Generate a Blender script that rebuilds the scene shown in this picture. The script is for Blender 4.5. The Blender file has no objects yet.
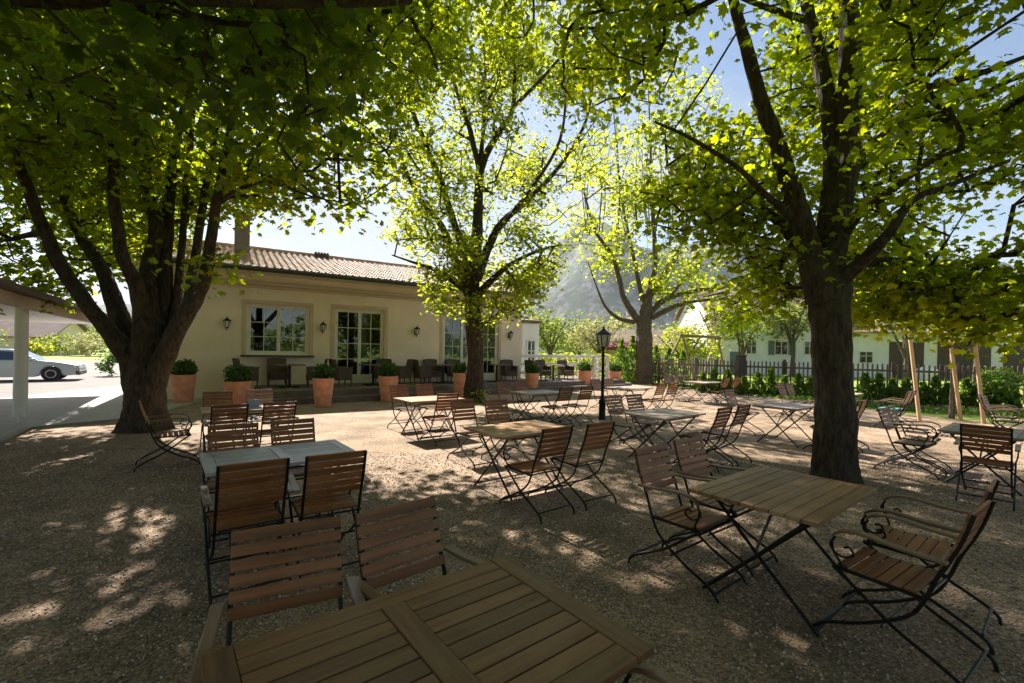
import bpy, math, random
import numpy as np
from mathutils import Vector, Matrix, noise
R = math.radians
rng = np.random.default_rng(7)
random.seed(7)
sc = bpy.context.scene
col = sc.collection

# ------------------------------------------------------------------ camera
CAM_H, F, HOR, ROLL = 1.7, 450.0, 352.0, 0.018
CR, SR = math.cos(ROLL), math.sin(ROLL)
cd = bpy.data.cameras.new('camera'); cam = bpy.data.objects.new('camera', cd); col.objects.link(cam)
cd.sensor_width = 36; cd.lens = 36 * F / 1024; cd.shift_y = (HOR - 341.5) / 1024
cd.clip_start = 0.05; cd.clip_end = 12000
cam.matrix_world = Matrix(((CR, -SR, 0, 0), (0, 0, -1, 0), (SR, CR, 0, CAM_H), (0, 0, 0, 1)))
sc.camera = cam

# ------------------------------------------------------------------ light
SUN_AZ, SUN_EL = R(-32), R(43)          # azimuth measured from +Y towards +X
sd = Vector((math.sin(SUN_AZ) * math.cos(SUN_EL), math.cos(SUN_AZ) * math.cos(SUN_EL), math.sin(SUN_EL)))
ld = bpy.data.lights.new('sun', 'SUN'); sun = bpy.data.objects.new('sun', ld); col.objects.link(sun)
ld.energy = 5.0; ld.angle = R(0.55); ld.color = (1.0, 0.93, 0.84)
sun.rotation_euler = sd.to_track_quat('Z', 'Y').to_euler()
w = bpy.data.worlds.new('World'); sc.world = w; w.use_nodes = True
nt = w.node_tree; nt.nodes.clear()
sky = nt.nodes.new('ShaderNodeTexSky'); sky.sky_type = 'NISHITA'; sky.sun_disc = False
sky.sun_elevation = SUN_EL; sky.sun_rotation = SUN_AZ; sky.air_density = 1.2; sky.dust_density = 0.6; sky.ozone_density = 2.0
bgs = nt.nodes.new('ShaderNodeBackground'); bgs.inputs[1].default_value = 0.05
bgc = nt.nodes.new('ShaderNodeBackground'); bgc.inputs[0].default_value = (.88, .95, 1.0, 1); bgc.inputs[1].default_value = 0.255
tc = nt.nodes.new('ShaderNodeTexCoord'); mp = nt.nodes.new('ShaderNodeMapping'); mp.inputs['Scale'].default_value = (1, 1, 3.0)
mp.inputs['Location'].default_value = (0.3, 0.1, 0.2)
nz = nt.nodes.new('ShaderNodeTexNoise'); nz.inputs['Scale'].default_value = 2.2; nz.inputs['Detail'].default_value = 8; nz.inputs['Roughness'].default_value = 0.55
cr = nt.nodes.new('ShaderNodeValToRGB'); cr.color_ramp.elements[0].position = 0.49; cr.color_ramp.elements[1].position = 0.68
# clouds thicken towards the horizon
sx = nt.nodes.new('ShaderNodeSeparateXYZ'); mr = nt.nodes.new('ShaderNodeMapRange')
mr.inputs[1].default_value = 0.0; mr.inputs[2].default_value = 0.55; mr.inputs[3].default_value = 0.15; mr.inputs[4].default_value = 0.0
ad = nt.nodes.new('ShaderNodeMath'); ad.operation = 'ADD'
mx = nt.nodes.new('ShaderNodeMixShader'); out = nt.nodes.new('ShaderNodeOutputWorld')
L = nt.links.new
L(tc.outputs['Generated'], mp.inputs['Vector']); L(mp.outputs[0], nz.inputs['Vector'])
L(tc.outputs['Generated'], sx.inputs[0]); L(sx.outputs['Z'], mr.inputs[0])
L(nz.outputs[0], ad.inputs[0]); L(mr.outputs[0], ad.inputs[1]); L(ad.outputs[0], cr.inputs[0])
L(sky.outputs[0], bgs.inputs[0]); L(cr.outputs[0], mx.inputs[0]); L(bgs.outputs[0], mx.inputs[1]); L(bgc.outputs[0], mx.inputs[2]); L(mx.outputs[0], out.inputs[0])
sc.view_settings.view_transform = 'Standard'; sc.view_settings.look = 'None'; sc.view_settings.gamma = 1
sc.view_settings.use_curve_mapping = False
sc.view_settings.exposure = 1.6
cy = sc.cycles
cy.max_bounces = 6; cy.diffuse_bounces = 4; cy.glossy_bounces = 3; cy.transmission_bounces = 4; cy.transparent_max_bounces = 4; cy.volume_bounces = 0
cy.sample_clamp_indirect = 6.0; cy.caustics_reflective = False; cy.caustics_refractive = False

# ------------------------------------------------------------------ helpers
def gp(px, py, z=0.0):
    "where the sight line through a pixel meets the height z"
    dx, dy = px - 512, py - HOR
    x = dx * CR + dy * SR; y = dy * CR - dx * SR; Y = F * (CAM_H - z) / y
    return Vector((x * Y / F, Y, z))
def pt(px, py, Y):
    "the point at depth Y on the sight line through a pixel"
    dx, dy = px - 512, py - HOR
    x = dx * CR + dy * SR; y = dy * CR - dx * SR
    return Vector((x * Y / F, Y, CAM_H - y * Y / F))

def tag(o, label=None, cat=None, group=None, kind=None):
    if label: o['label'] = label
    if cat: o['category'] = cat
    if group: o['group'] = group
    if kind: o['kind'] = kind
    return o
def empty(name, loc=(0, 0, 0), rz=0.0):
    o = bpy.data.objects.new(name, None); o.empty_display_size = 0.1; col.objects.link(o)
    o.location = loc; o.rotation_euler = (0, 0, rz); return o
def copy_tree(o, parent=None):
    c = o.copy(); col.objects.link(c)
    if parent is not None: c.parent = parent
    for ch in list(o.children): copy_tree(ch, c)
    return c

class MB:
    "collects shapes that become one mesh"
    def __init__(s): s.v = []; s.f = []
    def add(s, vs, fs):
        b = len(s.v); s.v += [tuple(v) for v in vs]; s.f += [tuple(b + i for i in f) for f in fs]; return s
    def box(s, c, d, m=None):
        hx, hy, hz = d[0] / 2, d[1] / 2, d[2] / 2
        vs = [Vector((x * hx, y * hy, z * hz)) for x in (-1, 1) for y in (-1, 1) for z in (-1, 1)]
        if m is not None: vs = [m @ v for v in vs]
        vs = [v + Vector(c) for v in vs]
        return s.add(vs, [(0, 1, 3, 2), (4, 6, 7, 5), (0, 4, 5, 1), (2, 3, 7, 6), (0, 2, 6, 4), (1, 5, 7, 3)])
    def bar(s, p, q, wd, hd, up=(0, 0, 1)):
        p, q = Vector(p), Vector(q); t = (q - p).normalized(); a = Vector(up).cross(t)
        if a.length < 1e-4: a = Vector((1, 0, 0)).cross(t)
        a.normalize(); b = t.cross(a)
        vs = [e + a * i * wd / 2 + b * j * hd / 2 for e in (p, q) for i, j in ((-1, -1), (1, -1), (1, 1), (-1, 1))]
        return s.add(vs, [(3, 2, 1, 0), (4, 5, 6, 7), (0, 1, 5, 4), (1, 2, 6, 5), (2, 3, 7, 6), (3, 0, 4, 7)])
    def tube(s, pts, r, n=6, flat=1.0):
        pts = [Vector(p) for p in pts]; rs = r if hasattr(r, '__len__') else [r] * len(pts)
        vs = []; up = None
        for i, p in enumerate(pts):
            t = (pts[min(i + 1, len(pts) - 1)] - pts[max(i - 1, 0)])
            if t.length < 1e-9: t = Vector((0, 0, 1))
            t.normalize()
            if up is None:
                up = Vector((1, 0, 0)) if abs(t.x) < 0.8 else Vector((0, 1, 0))
            a = up - t * up.dot(t); a.normalize(); b = t.cross(a); up = a
            for k in range(n):
                an = 2 * math.pi * (k + .5) / n
                vs.append(p + a * math.cos(an) * rs[i] + b * math.sin(an) * rs[i] * flat)
        fs = []
        for i in range(len(pts) - 1):
            for k in range(n):
                k2 = (k + 1) % n; fs.append((i * n + k, i * n + k2, (i + 1) * n + k2, (i + 1) * n + k))
        fs.append(tuple(reversed(range(n)))); fs.append(tuple((len(pts) - 1) * n + k for k in range(n)))
        return s.add(vs, fs)
    def lathe(s, prof, n=16, c=(0, 0, 0), ph=0.0):
        vs = []; fs = []
        for r_, z in prof:
            for k in range(n):
                an = 2 * math.pi * k / n + ph; vs.append((c[0] + r_ * math.cos(an), c[1] + r_ * math.sin(an), c[2] + z))
        for i in range(len(prof) - 1):
            for k in range(n):
                k2 = (k + 1) % n; fs.append((i * n + k, i * n + k2, (i + 1) * n + k2, (i + 1) * n + k))
        if prof[0][0] > 1e-6: fs.append(tuple(reversed(range(n))))
        if prof[-1][0] > 1e-6: fs.append(tuple((len(prof) - 1) * n + k for k in range(n)))
        return s.add(vs, fs)
    def prism(s, poly, z0, z1):
        n = len(poly)
        vs = [(p[0], p[1], z0) for p in poly] + [(p[0], p[1], z1) for p in poly]
        fs = [tuple(reversed(range(n))), tuple(range(n, 2 * n))] + [(i, (i + 1) % n, (i + 1) % n + n, i + n) for i in range(n)]
        return s.add(vs, fs)
    def build(s, name, mat, parent=None, smooth=False, bevel=0.0):
        me = bpy.data.meshes.new(name); me.from_pydata(s.v, [], s.f); me.update()
        o = bpy.data.objects.new(name, me); col.objects.link(o); me.materials.append(mat)
        if smooth:
            me.polygons.foreach_set('use_smooth', [True] * len(me.polygons))
            if hasattr(me, 'set_sharp_from_angle'): me.set_sharp_from_angle(angle=R(40))
        if bevel:
            md = o.modifiers.new('bevel', 'BEVEL'); md.width = bevel; md.segments = 2; md.limit_method = 'ANGLE'
        if parent is not None: o.parent = parent
        return o
def spline(P, n=4):
    P = [Vector(p) for p in P]; o = []
    for i in range(len(P) - 1):
        p0 = P[max(i - 1, 0)]; p1 = P[i]; p2 = P[i + 1]; p3 = P[min(i + 2, len(P) - 1)]
        for k in range(n):
            t = k / n
            o.append(0.5 * ((2 * p1) + (p2 - p0) * t + (2 * p0 - 5 * p1 + 4 * p2 - p3) * t * t + (3 * p1 - p0 - 3 * p2 + p3) * t ** 3))
    o.append(P[-1]); return o

# ------------------------------------------------------------------ materials
def mat(name):
    m = bpy.data.materials.new(name); m.use_nodes = True; t = m.node_tree
    return m, t, t.nodes['Principled BSDF'], t.links.new
def simple(name, c, rough=0.6, metal=0.0, var=0.12, scale=6.0, bump=0.0, bscale=40.0, coords='Object'):
    m, t, b, l = mat(name)
    co = t.nodes.new('ShaderNodeTexCoord')
    n = t.nodes.new('ShaderNodeTexNoise'); n.inputs['Scale'].default_value = scale; n.inputs['Detail'].default_value = 6
    r = t.nodes.new('ShaderNodeValToRGB')
    r.color_ramp.elements[0].position = 0.3; r.color_ramp.elements[1].position = 0.7
    r.color_ramp.elements[0].color = (*[x * (1 - var) for x in c], 1); r.color_ramp.elements[1].color = (*[min(1, x * (1 + var)) for x in c], 1)
    l(co.outputs[coords], n.inputs['Vector']); l(n.outputs[0], r.inputs[0]); l(r.outputs[0], b.inputs['Base Color'])
    b.inputs['Roughness'].default_value = rough; b.inputs['Metallic'].default_value = metal
    if bump:
        n2 = t.nodes.new('ShaderNodeTexNoise'); n2.inputs['Scale'].default_value = bscale; n2.inputs['Detail'].default_value = 5
        bp = t.nodes.new('ShaderNodeBump'); bp.inputs['Strength'].default_value = bump; bp.inputs['Distance'].default_value = 0.01
        l(co.outputs[coords], n2.inputs['Vector']); l(n2.outputs[0], bp.inputs['Height']); l(bp.outputs[0], b.inputs['Normal'])
    return m
def wood(name, dark, light, axis=0, rough=0.55, grey=None):
    m, t, b, l = mat(name)
    co = t.nodes.new('ShaderNodeTexCoord'); mp = t.nodes.new('ShaderNodeMapping')
    s = [26.0, 26.0, 26.0]; s[axis] = 1.6; mp.inputs['Scale'].default_value = s
    geo = t.nodes.new('ShaderNodeNewGeometry'); oi = t.nodes.new('ShaderNodeObjectInfo')
    av = t.nodes.new('ShaderNodeVectorMath'); av.operation = 'ADD'
    cb = t.nodes.new('ShaderNodeCombineXYZ'); mu = t.nodes.new('ShaderNodeMath'); mu.operation = 'MULTIPLY'; mu.inputs[1].default_value = 40
    l(geo.outputs['Random Per Island'], mu.inputs[0]); l(mu.outputs[0], cb.inputs[0]); l(mu.outputs[0], cb.inputs[1]); l(mu.outputs[0], cb.inputs[2])
    l(co.outputs['Object'], mp.inputs[0]); l(mp.outputs[0], av.inputs[0]); l(cb.outputs[0], av.inputs[1])
    n = t.nodes.new('ShaderNodeTexNoise'); n.inputs['Scale'].default_value = 1.0; n.inputs['Detail'].default_value = 7; n.inputs['Roughness'].default_value = 0.65
    l(av.outputs[0], n.inputs['Vector'])
    r = t.nodes.new('ShaderNodeValToRGB'); r.color_ramp.elements[0].position = 0.3; r.color_ramp.elements[1].position = 0.72
    r.color_ramp.elements[0].color = (*dark, 1); r.color_ramp.elements[1].color = (*light, 1)
    l(n.outputs[0], r.inputs[0])
    # worn blotches
    n3 = t.nodes.new('ShaderNodeTexNoise'); n3.inputs['Scale'].default_value = 3.0; n3.inputs['Detail'].default_value = 4; l(co.outputs['Object'], n3.inputs['Vector'])
    r3 = t.nodes.new('ShaderNodeValToRGB'); r3.color_ramp.elements[0].position = 0.42; r3.color_ramp.elements[1].position = 0.68
    l(n3.outputs[0], r3.inputs[0])
    mg = t.nodes.new('ShaderNodeMixRGB'); mg.inputs[2].default_value = (*(grey or [sum(light) / 3 * 1.15] * 3), 1)
    m5 = t.nodes.new('ShaderNodeMath'); m5.operation = 'MULTIPLY'; m5.inputs[1].default_value = 0.55
    l(r3.outputs[0], m5.inputs[0]); l(m5.outputs[0], mg.inputs[0]); l(r.outputs[0], mg.inputs[1])
    hs = t.nodes.new('ShaderNodeHueSaturation')
    mrr = t.nodes.new('ShaderNodeMapRange'); mrr.inputs[3].default_value = 0.72; mrr.inputs[4].default_value = 1.25
    l(geo.outputs['Random Per Island'], mrr.inputs[0]); l(mrr.outputs[0], hs.inputs['Value']); l(mg.outputs[0], hs.inputs['Color'])
    h2 = t.nodes.new('ShaderNodeHueSaturation'); mr2 = t.nodes.new('ShaderNodeMapRange'); mr2.inputs[3].default_value = 0.8; mr2.inputs[4].default_value = 1.2
    l(oi.outputs['Random'], mr2.inputs[0]); l(mr2.outputs[0], h2.inputs['Value']); l(hs.outputs[0], h2.inputs['Color'])
    l(h2.outputs[0], b.inputs['Base Color']); b.inputs['Roughness'].default_value = rough
    bp = t.nodes.new('ShaderNodeBump'); bp.inputs['Strength'].default_value = 0.35; bp.inputs['Distance'].default_value = 0.004
    l(n.outputs[0], bp.inputs['Height']); l(bp.outputs[0], b.inputs['Normal'])
    return m
def leafmat(name, front, back, mix=0.5, var=0.35, huev=0.014):
    m = bpy.data.materials.new(name); m.use_nodes = True; t = m.node_tree; t.nodes.clear(); l = t.links.new
    o = t.nodes.new('ShaderNodeOutputMaterial'); d = t.nodes.new('ShaderNodeBsdfDiffuse'); tr = t.nodes.new('ShaderNodeBsdfTranslucent')
    gl = t.nodes.new('ShaderNodeBsdfGlossy'); gl.inputs['Roughness'].default_value = 0.45; gl.inputs[0].default_value = (.9, .95, .9, 1)
    m1 = t.nodes.new('ShaderNodeMixShader'); m1.inputs[0].default_value = mix; m2 = t.nodes.new('ShaderNodeMixShader'); m2.inputs[0].default_value = 0.022
    g = t.nodes.new('ShaderNodeNewGeometry')
    v = t.nodes.new('ShaderNodeMapRange'); v.inputs[3].default_value = 1 - var; v.inputs[4].default_value = 1 + var
    hh = t.nodes.new('ShaderNodeMapRange'); hh.inputs[3].default_value = 0.5 - huev; hh.inputs[4].default_value = 0.5 + huev
    wn = t.nodes.new('ShaderNodeTexWhiteNoise'); wn.noise_dimensions = '1D'
    l(g.outputs['Random Per Island'], v.inputs[0]); l(g.outputs['Random Per Island'], wn.inputs['W']); l(wn.outputs['Value'], hh.inputs[0])
    for c, s in ((front, d), (back, tr)):
        h = t.nodes.new('ShaderNodeHueSaturation'); h.inputs['Color'].default_value = (*c, 1)
        l(v.outputs[0], h.inputs['Value']); l(hh.outputs[0], h.inputs['Hue']); l(h.outputs[0], s.inputs[0])
    l(d.outputs[0], m1.inputs[1]); l(tr.outputs[0], m1.inputs[2]); l(m1.outputs[0], m2.inputs[1]); l(gl.outputs[0], m2.inputs[2]); l(m2.outputs[0], o.inputs[0])
    return m

def bark(name, c0, c1, moss):
    m, t, b, l = mat(name)
    co = t.nodes.new('ShaderNodeTexCoord'); mp = t.nodes.new('ShaderNodeMapping'); mp.inputs['Scale'].default_value = (11, 11, 3.4)
    n = t.nodes.new('ShaderNodeTexNoise'); n.inputs['Scale'].default_value = 1.6; n.inputs['Detail'].default_value = 9; n.inputs['Roughness'].default_value = 0.7
    l(co.outputs['Object'], mp.inputs[0]); l(mp.outputs[0], n.inputs['Vector'])
    r = t.nodes.new('ShaderNodeValToRGB'); r.color_ramp.elements[0].position = 0.36; r.color_ramp.elements[1].position = 0.68
    r.color_ramp.elements[0].color = (*c0, 1); r.color_ramp.elements[1].color = (*c1, 1); l(n.outputs[0], r.inputs[0])
    n2 = t.nodes.new('ShaderNodeTexNoise'); n2.inputs['Scale'].default_value = 2.0; n2.inputs['Detail'].default_value = 6; l(co.outputs['Object'], n2.inputs['Vector'])
    r2 = t.nodes.new('ShaderNodeValToRGB'); r2.color_ramp.elements[0].position = 0.5; r2.color_ramp.elements[1].position = 0.72; l(n2.outputs[0], r2.inputs[0])
    mi = t.nodes.new('ShaderNodeMixRGB'); mi.inputs[2].default_value = (*moss, 1); l(r2.outputs[0], mi.inputs[0]); l(r.outputs[0], mi.inputs[1])
    v = t.nodes.new('ShaderNodeTexVoronoi'); v.inputs['Scale'].default_value = 1.4; l(mp.outputs[0], v.inputs['Vector'])
    mm = t.nodes.new('ShaderNodeMath'); mm.operation = 'ADD'; l(n.outputs[0], mm.inputs[0]); l(v.outputs['Distance'], mm.inputs[1])
    bp = t.nodes.new('ShaderNodeBump'); bp.inputs['Strength'].default_value = 1.0; bp.inputs['Distance'].default_value = 0.05
    l(mm.outputs[0], bp.inputs['Height']); l(bp.outputs[0], b.inputs['Normal']); l(mi.outputs[0], b.inputs['Base Color'])
    b.inputs['Roughness'].default_value = 0.9
    return m

M = {}
M['chair_wood'] = wood('chair_wood', (.115, .036, .010), (.38, .135, .038), 0, 0.5, (.31, .16, .075))
M['arm_wood'] = wood('arm_wood', (.12, .06, .03), (.30, .16, .08), 1, 0.4, (.28, .22, .16))
M['chair_wood_pale'] = wood('chair_wood_pale', (.17, .085, .055), (.40, .22, .15), 0, 0.6, (.38, .28, .22))
M['table_brown'] = wood('table_brown', (.16, .085, .035), (.50, .255, .11), 0, 0.5, (.46, .29, .15))
M['table_dark'] = wood('table_dark', (.10, .043, .016), (.30, .142, .055), 0, 0.55, (.23, .14, .07))
M['table_grey'] = wood('table_grey', (.25, .185, .15), (.50, .40, .34), 0, 0.55, (.5, .43, .39))
M['metal'] = simple('black_iron', (.018, .017, .016), 0.45, 0.6, 0.3, 20, 0.2, 60)
M['steel'] = simple('steel', (.35, .35, .36), 0.35, 0.9)
M['bark'] = bark('bark', (.009, .006, .004), (.11, .072, .044), (.06, .056, .025))
M['bark_grey'] = bark('bark_grey', (.05, .036, .026), (.2, .15, .11), (.12, .12, .06))
M['leaf'] = leafmat('leaf_chestnut', (.07, .115, .010), (.57, .66, .012), 0.68)
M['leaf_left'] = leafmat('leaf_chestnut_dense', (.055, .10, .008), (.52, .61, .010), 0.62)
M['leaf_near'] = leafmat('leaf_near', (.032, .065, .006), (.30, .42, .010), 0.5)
M['leaf_light'] = leafmat('leaf_light', (.11, .18, .02), (.60, .66, .03), 0.62)
M['leaf_far'] = leafmat('leaf_far', (.10, .14, .03), (.36, .42, .07), 0.45)
M['blossom'] = leafmat('leaf_blossom', (.34, .30, .12), (.5, .5, .2), 0.4, 0.3)
M['yellow_leaf'] = leafmat('leaf_yellow', (.2, .24, .02), (.6, .62, .05), 0.5)
M['thuja'] = leafmat('leaf_thuja', (.07, .13, .02), (.30, .45, .04), 0.4, 0.45)
M['box_leaf'] = leafmat('leaf_box', (.05, .10, .02), (.14, .26, .03), 0.3, 0.4)
M['grassb'] = leafmat('grass_blade', (.07, .12, .02), (.22, .34, .04), 0.4, 0.4)
M['terracotta'] = simple('terracotta', (.82, .35, .21), 0.75, 0, 0.2, 5, 0.15, 50)
M['soil'] = simple('soil', (.04, .028, .02), 0.95, 0, 0.4, 12, 0.6, 30)
M['white'] = simple('white_paint', (.74, .72, .68), 0.45, 0, 0.05, 5)
M['plaster'] = simple('cream_plaster', (.85, .705, .60), 0.85, 0, 0.09, .9, 0.12, 90)
M['plaster_trim'] = simple('trim_plaster', (.62, .48, .38), 0.85, 0, 0.06, 2, 0.1, 80)
M['house_white'] = simple('house_white', (.78, .78, .80), 0.85, 0, 0.10, .7, 0.1, 20)
M['stone_dark'] = simple('slate_sill', (.06, .055, .05), 0.5)
M['dark_wood'] = simple('dark_wood', (.07, .045, .035), 0.6, 0, 0.35, 8, 0.2, 40)
M['deck'] = wood('deck_boards', (.075, .05, .04), (.2, .145, .115), 0, 0.6, (.2, .17, .15))
M['chimney'] = simple('chimney_render', (.16, .145, .13), 0.8, 0, 0.2, 6, 0.2, 30)
M['fence'] = wood('fence_wood', (.08, .055, .038), (.24, .17, .12), 2, 0.8, (.2, .16, .13))
M['post_wood'] = wood('post_wood', (.42, .25, .13), (.68, .46, .28), 2, 0.7, (.62, .46, .32))
M['swing_wood'] = wood('swing_wood', (.14, .09, .05), (.34, .23, .14), 2, 0.7, (.3, .24, .17))
M['curtain'] = simple('curtain', (.62, .66, .74), 0.9, 0, 0.06, 14)
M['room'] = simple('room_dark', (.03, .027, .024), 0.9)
M['cushion'] = simple('teal_cushion', (.05, .24, .22), 0.85)
M['paper'] = simple('grey_card', (.33, .36, .42), 0.6)
M['shutter'] = simple('grey_green_shutter', (.12, .17, .17), 0.6)
M['awning'] = simple('maroon_awning', (.17, .025, .04), 0.8)
M['bluecloth'] = simple('blue_chair', (.25, .4, .6), 0.7)
M['lantern_metal'] = simple('lantern_metal', (.012, .02, .02), 0.35, 0.7)
def glassmat(name, c=(.02, .025, .03), rough=0.03, spec=1.0):
    m, t, b, l = mat(name); b.inputs['Base Color'].default_value = (*c, 1); b.inputs['Roughness'].default_value = rough
    b.inputs['IOR'].default_value = 1.9; return m
M['darkglass'] = glassmat('window_glass_dark')
def clearglass():
    m = bpy.data.materials.new('clear_pane'); m.use_nodes = True; t = m.node_tree; t.nodes.clear(); l = t.links.new
    o = t.nodes.new('ShaderNodeOutputMaterial'); a = t.nodes.new('ShaderNodeBsdfTransparent'); a.inputs[0].default_value = (.85, .9, .92, 1)
    g = t.nodes.new('ShaderNodeBsdfGlossy'); g.inputs['Roughness'].default_value = 0.015; f = t.nodes.new('ShaderNodeFresnel'); f.inputs[0].default_value = 1.6
    mm = t.nodes.new('ShaderNodeMath'); mm.operation = 'MULTIPLY_ADD'; mm.inputs[1].default_value = 1.1; mm.inputs[2].default_value = 0.03
    x = t.nodes.new('ShaderNodeMixShader'); l(f.outputs[0], mm.inputs[0]); l(mm.outputs[0], x.inputs[0]); l(a.outputs[0], x.inputs[1]); l(g.outputs[0], x.inputs[2]); l(x.outputs[0], o.inputs[0])
    return m
M['glass'] = clearglass()
M['lampglass'] = simple('lamp_glass', (.62, .64, .6), 0.2)

def wicker():
    m, t, b, l = mat('wicker'); co = t.nodes.new('ShaderNodeTexCoord')
    wv = t.nodes.new('ShaderNodeTexWave'); wv.bands_direction = 'Z'; wv.inputs['Scale'].default_value = 22; wv.inputs['Distortion'].default_value = 2; wv.inputs['Detail'].default_value = 2
    w2 = t.nodes.new('ShaderNodeTexWave'); w2.bands_direction = 'DIAGONAL'; w2.inputs['Scale'].default_value = 14
    mu = t.nodes.new('ShaderNodeMath'); mu.operation = 'MULTIPLY'
    l(co.outputs['Object'], wv.inputs['Vector']); l(co.outputs['Object'], w2.inputs['Vector']); l(wv.outputs['Fac'], mu.inputs[0]); l(w2.outputs['Fac'], mu.inputs[1])
    r = t.nodes.new('ShaderNodeValToRGB'); r.color_ramp.elements[0].color = (.05, .032, .024, 1); r.color_ramp.elements[1].color = (.24, .16, .115, 1)
    l(mu.outputs[0], r.inputs[0]); l(r.outputs[0], b.inputs['Base Color']); b.inputs['Roughness'].default_value = 0.55
    bp = t.nodes.new('ShaderNodeBump'); bp.inputs['Strength'].default_value = 0.6; bp.inputs['Distance'].default_value = 0.01
    l(mu.outputs[0], bp.inputs['Height']); l(bp.outputs[0], b.inputs['Normal']); return m
M['wicker'] = wicker()

def gravel():
    m, t, b, l = mat('gravel'); co = t.nodes.new('ShaderNodeTexCoord')
    v = t.nodes.new('ShaderNodeTexVoronoi'); v.inputs['Scale'].default_value = 75; l(co.outputs['Object'], v.inputs['Vector'])
    sh = t.nodes.new('ShaderNodeSeparateColor'); l(v.outputs['Color'], sh.inputs[0])
    r = t.nodes.new('ShaderNodeValToRGB')
    r.color_ramp.elements[0].position = 0.05; r.color_ramp.elements[0].color = (.19, .13, .09, 1); r.color_ramp.elements[1].position = 0.95; r.color_ramp.elements[1].color = (.60, .45, .345, 1)
    e = r.color_ramp.elements.new(0.5); e.color = (.38, .27, .195, 1); l(sh.outputs[0], r.inputs[0])
    n = t.nodes.new('ShaderNodeTexNoise'); n.inputs['Scale'].default_value = 0.55; n.inputs['Detail'].default_value = 9; n.inputs['Roughness'].default_value = 0.65; l(co.outputs['Object'], n.inputs['Vector'])
    r2 = t.nodes.new('ShaderNodeValToRGB'); r2.color_ramp.elements[0].position = 0.38; r2.color_ramp.elements[1].position = 0.66
    l(n.outputs[0], r2.inputs[0])
    mi = t.nodes.new('ShaderNodeMixRGB'); mi.blend_type = 'MULTIPLY'; mi.inputs[0].default_value = 1
    rr = t.nodes.new('ShaderNodeMixRGB'); rr.inputs[1].default_value = (.60, .57, .45, 1); rr.inputs[2].default_value = (1.0, .95, .88, 1)
    l(r2.outputs[0], rr.inputs[0]); l(r.outputs[0], mi.inputs[1]); l(rr.outputs[0], mi.inputs[2])
    n4 = t.nodes.new('ShaderNodeTexNoise'); n4.inputs['Scale'].default_value = 1.5; n4.inputs['Detail'].default_value = 6; l(co.outputs['Object'], n4.inputs['Vector'])
    m4 = t.nodes.new('ShaderNodeMapRange'); m4.inputs[1].default_value = .3; m4.inputs[2].default_value = .7; m4.inputs[3].default_value = .62; m4.inputs[4].default_value = 1.22; l(n4.outputs[0], m4.inputs[0])
    mj = t.nodes.new('ShaderNodeMixRGB'); mj.blend_type = 'MULTIPLY'; mj.inputs[0].default_value = 1; l(mi.outputs[0], mj.inputs[1]); l(m4.outputs[0], mj.inputs[2])
    l(mj.outputs[0], b.inputs['Base Color']); b.inputs['Roughness'].default_value = 0.9
    ds = t.nodes.new('ShaderNodeMath'); ds.operation = 'MULTIPLY_ADD'; ds.inputs[1].default_value = -1.0; l(v.outputs['Distance'], ds.inputs[0]); l(sh.outputs[1], ds.inputs[2])
    bp = t.nodes.new('ShaderNodeBump'); bp.inputs['Strength'].default_value = 0.7; bp.inputs['Distance'].default_value = 0.008
    l(ds.outputs[0], bp.inputs['Height']); l(bp.outputs[0], b.inputs['Normal']); return m
M['gravel'] = gravel()
M['asphalt'] = simple('asphalt', (.17, .155, .14), 0.9, 0, 0.14, 1.2, 0.3, 120)
def paving():
    m, t, b, l = mat('paving'); co = t.nodes.new('ShaderNodeTexCoord'); mp = t.nodes.new('ShaderNodeMapping'); mp.inputs['Rotation'].default_value = (0, 0, R(-35))
    br = t.nodes.new('ShaderNodeTexBrick'); br.inputs['Scale'].default_value = 1.6; br.inputs['Color1'].default_value = (.33, .315, .30, 1); br.inputs['Color2'].default_value = (.40, .38, .36, 1)
    br.inputs['Mortar'].default_value = (.2, .19, .17, 1); br.inputs['Mortar Size'].default_value = 0.008
    l(co.outputs['Object'], mp.inputs[0]); l(mp.outputs[0], br.inputs['Vector']); l(br.outputs[0], b.inputs['Base Color']); b.inputs['Roughness'].default_value = 0.7
    return m
M['paving'] = paving()
M['kerb'] = simple('kerb_stone', (.3, .28, .25), 0.85, 0, 0.15, 5, 0.2, 40)
def grassmat(name, a, c, sc_=0.5):
    m, t, b, l = mat(name); co = t.nodes.new('ShaderNodeTexCoord')
    n = t.nodes.new('ShaderNodeTexNoise'); n.inputs['Scale'].default_value = sc_; n.inputs['Detail'].default_value = 10; n.inputs['Roughness'].default_value = .7; l(co.outputs['Object'], n.inputs['Vector'])
    r = t.nodes.new('ShaderNodeValToRGB'); r.color_ramp.elements[0].position = .3; r.color_ramp.elements[1].position = .7
    r.color_ramp.elements[0].color = (*a, 1); r.color_ramp.elements[1].color = (*c, 1); l(n.outputs[0], r.inputs[0]); l(r.outputs[0], b.inputs['Base Color']); b.inputs['Roughness'].default_value = .9
    n2 = t.nodes.new('ShaderNodeTexNoise'); n2.inputs['Scale'].default_value = 40; l(co.outputs['Object'], n2.inputs['Vector'])
    bp = t.nodes.new('ShaderNodeBump'); bp.inputs['Strength'].default_value = .6; bp.inputs['Distance'].default_value = .04; l(n2.outputs[0], bp.inputs['Height']); l(bp.outputs[0], b.inputs['Normal'])
    return m
M['grass'] = grassmat('meadow', (.13, .19, .02), (.30, .36, .045), 0.3)
M['mulch'] = simple('mulch', (.10, .055, .035), 0.95, 0, 0.4, 10, 0.8, 30)
M['tiles'] = simple('roof_tiles', (.43, .315, .255), 0.8, 0, 0.38, 2.2, 0.3, 30)
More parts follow.
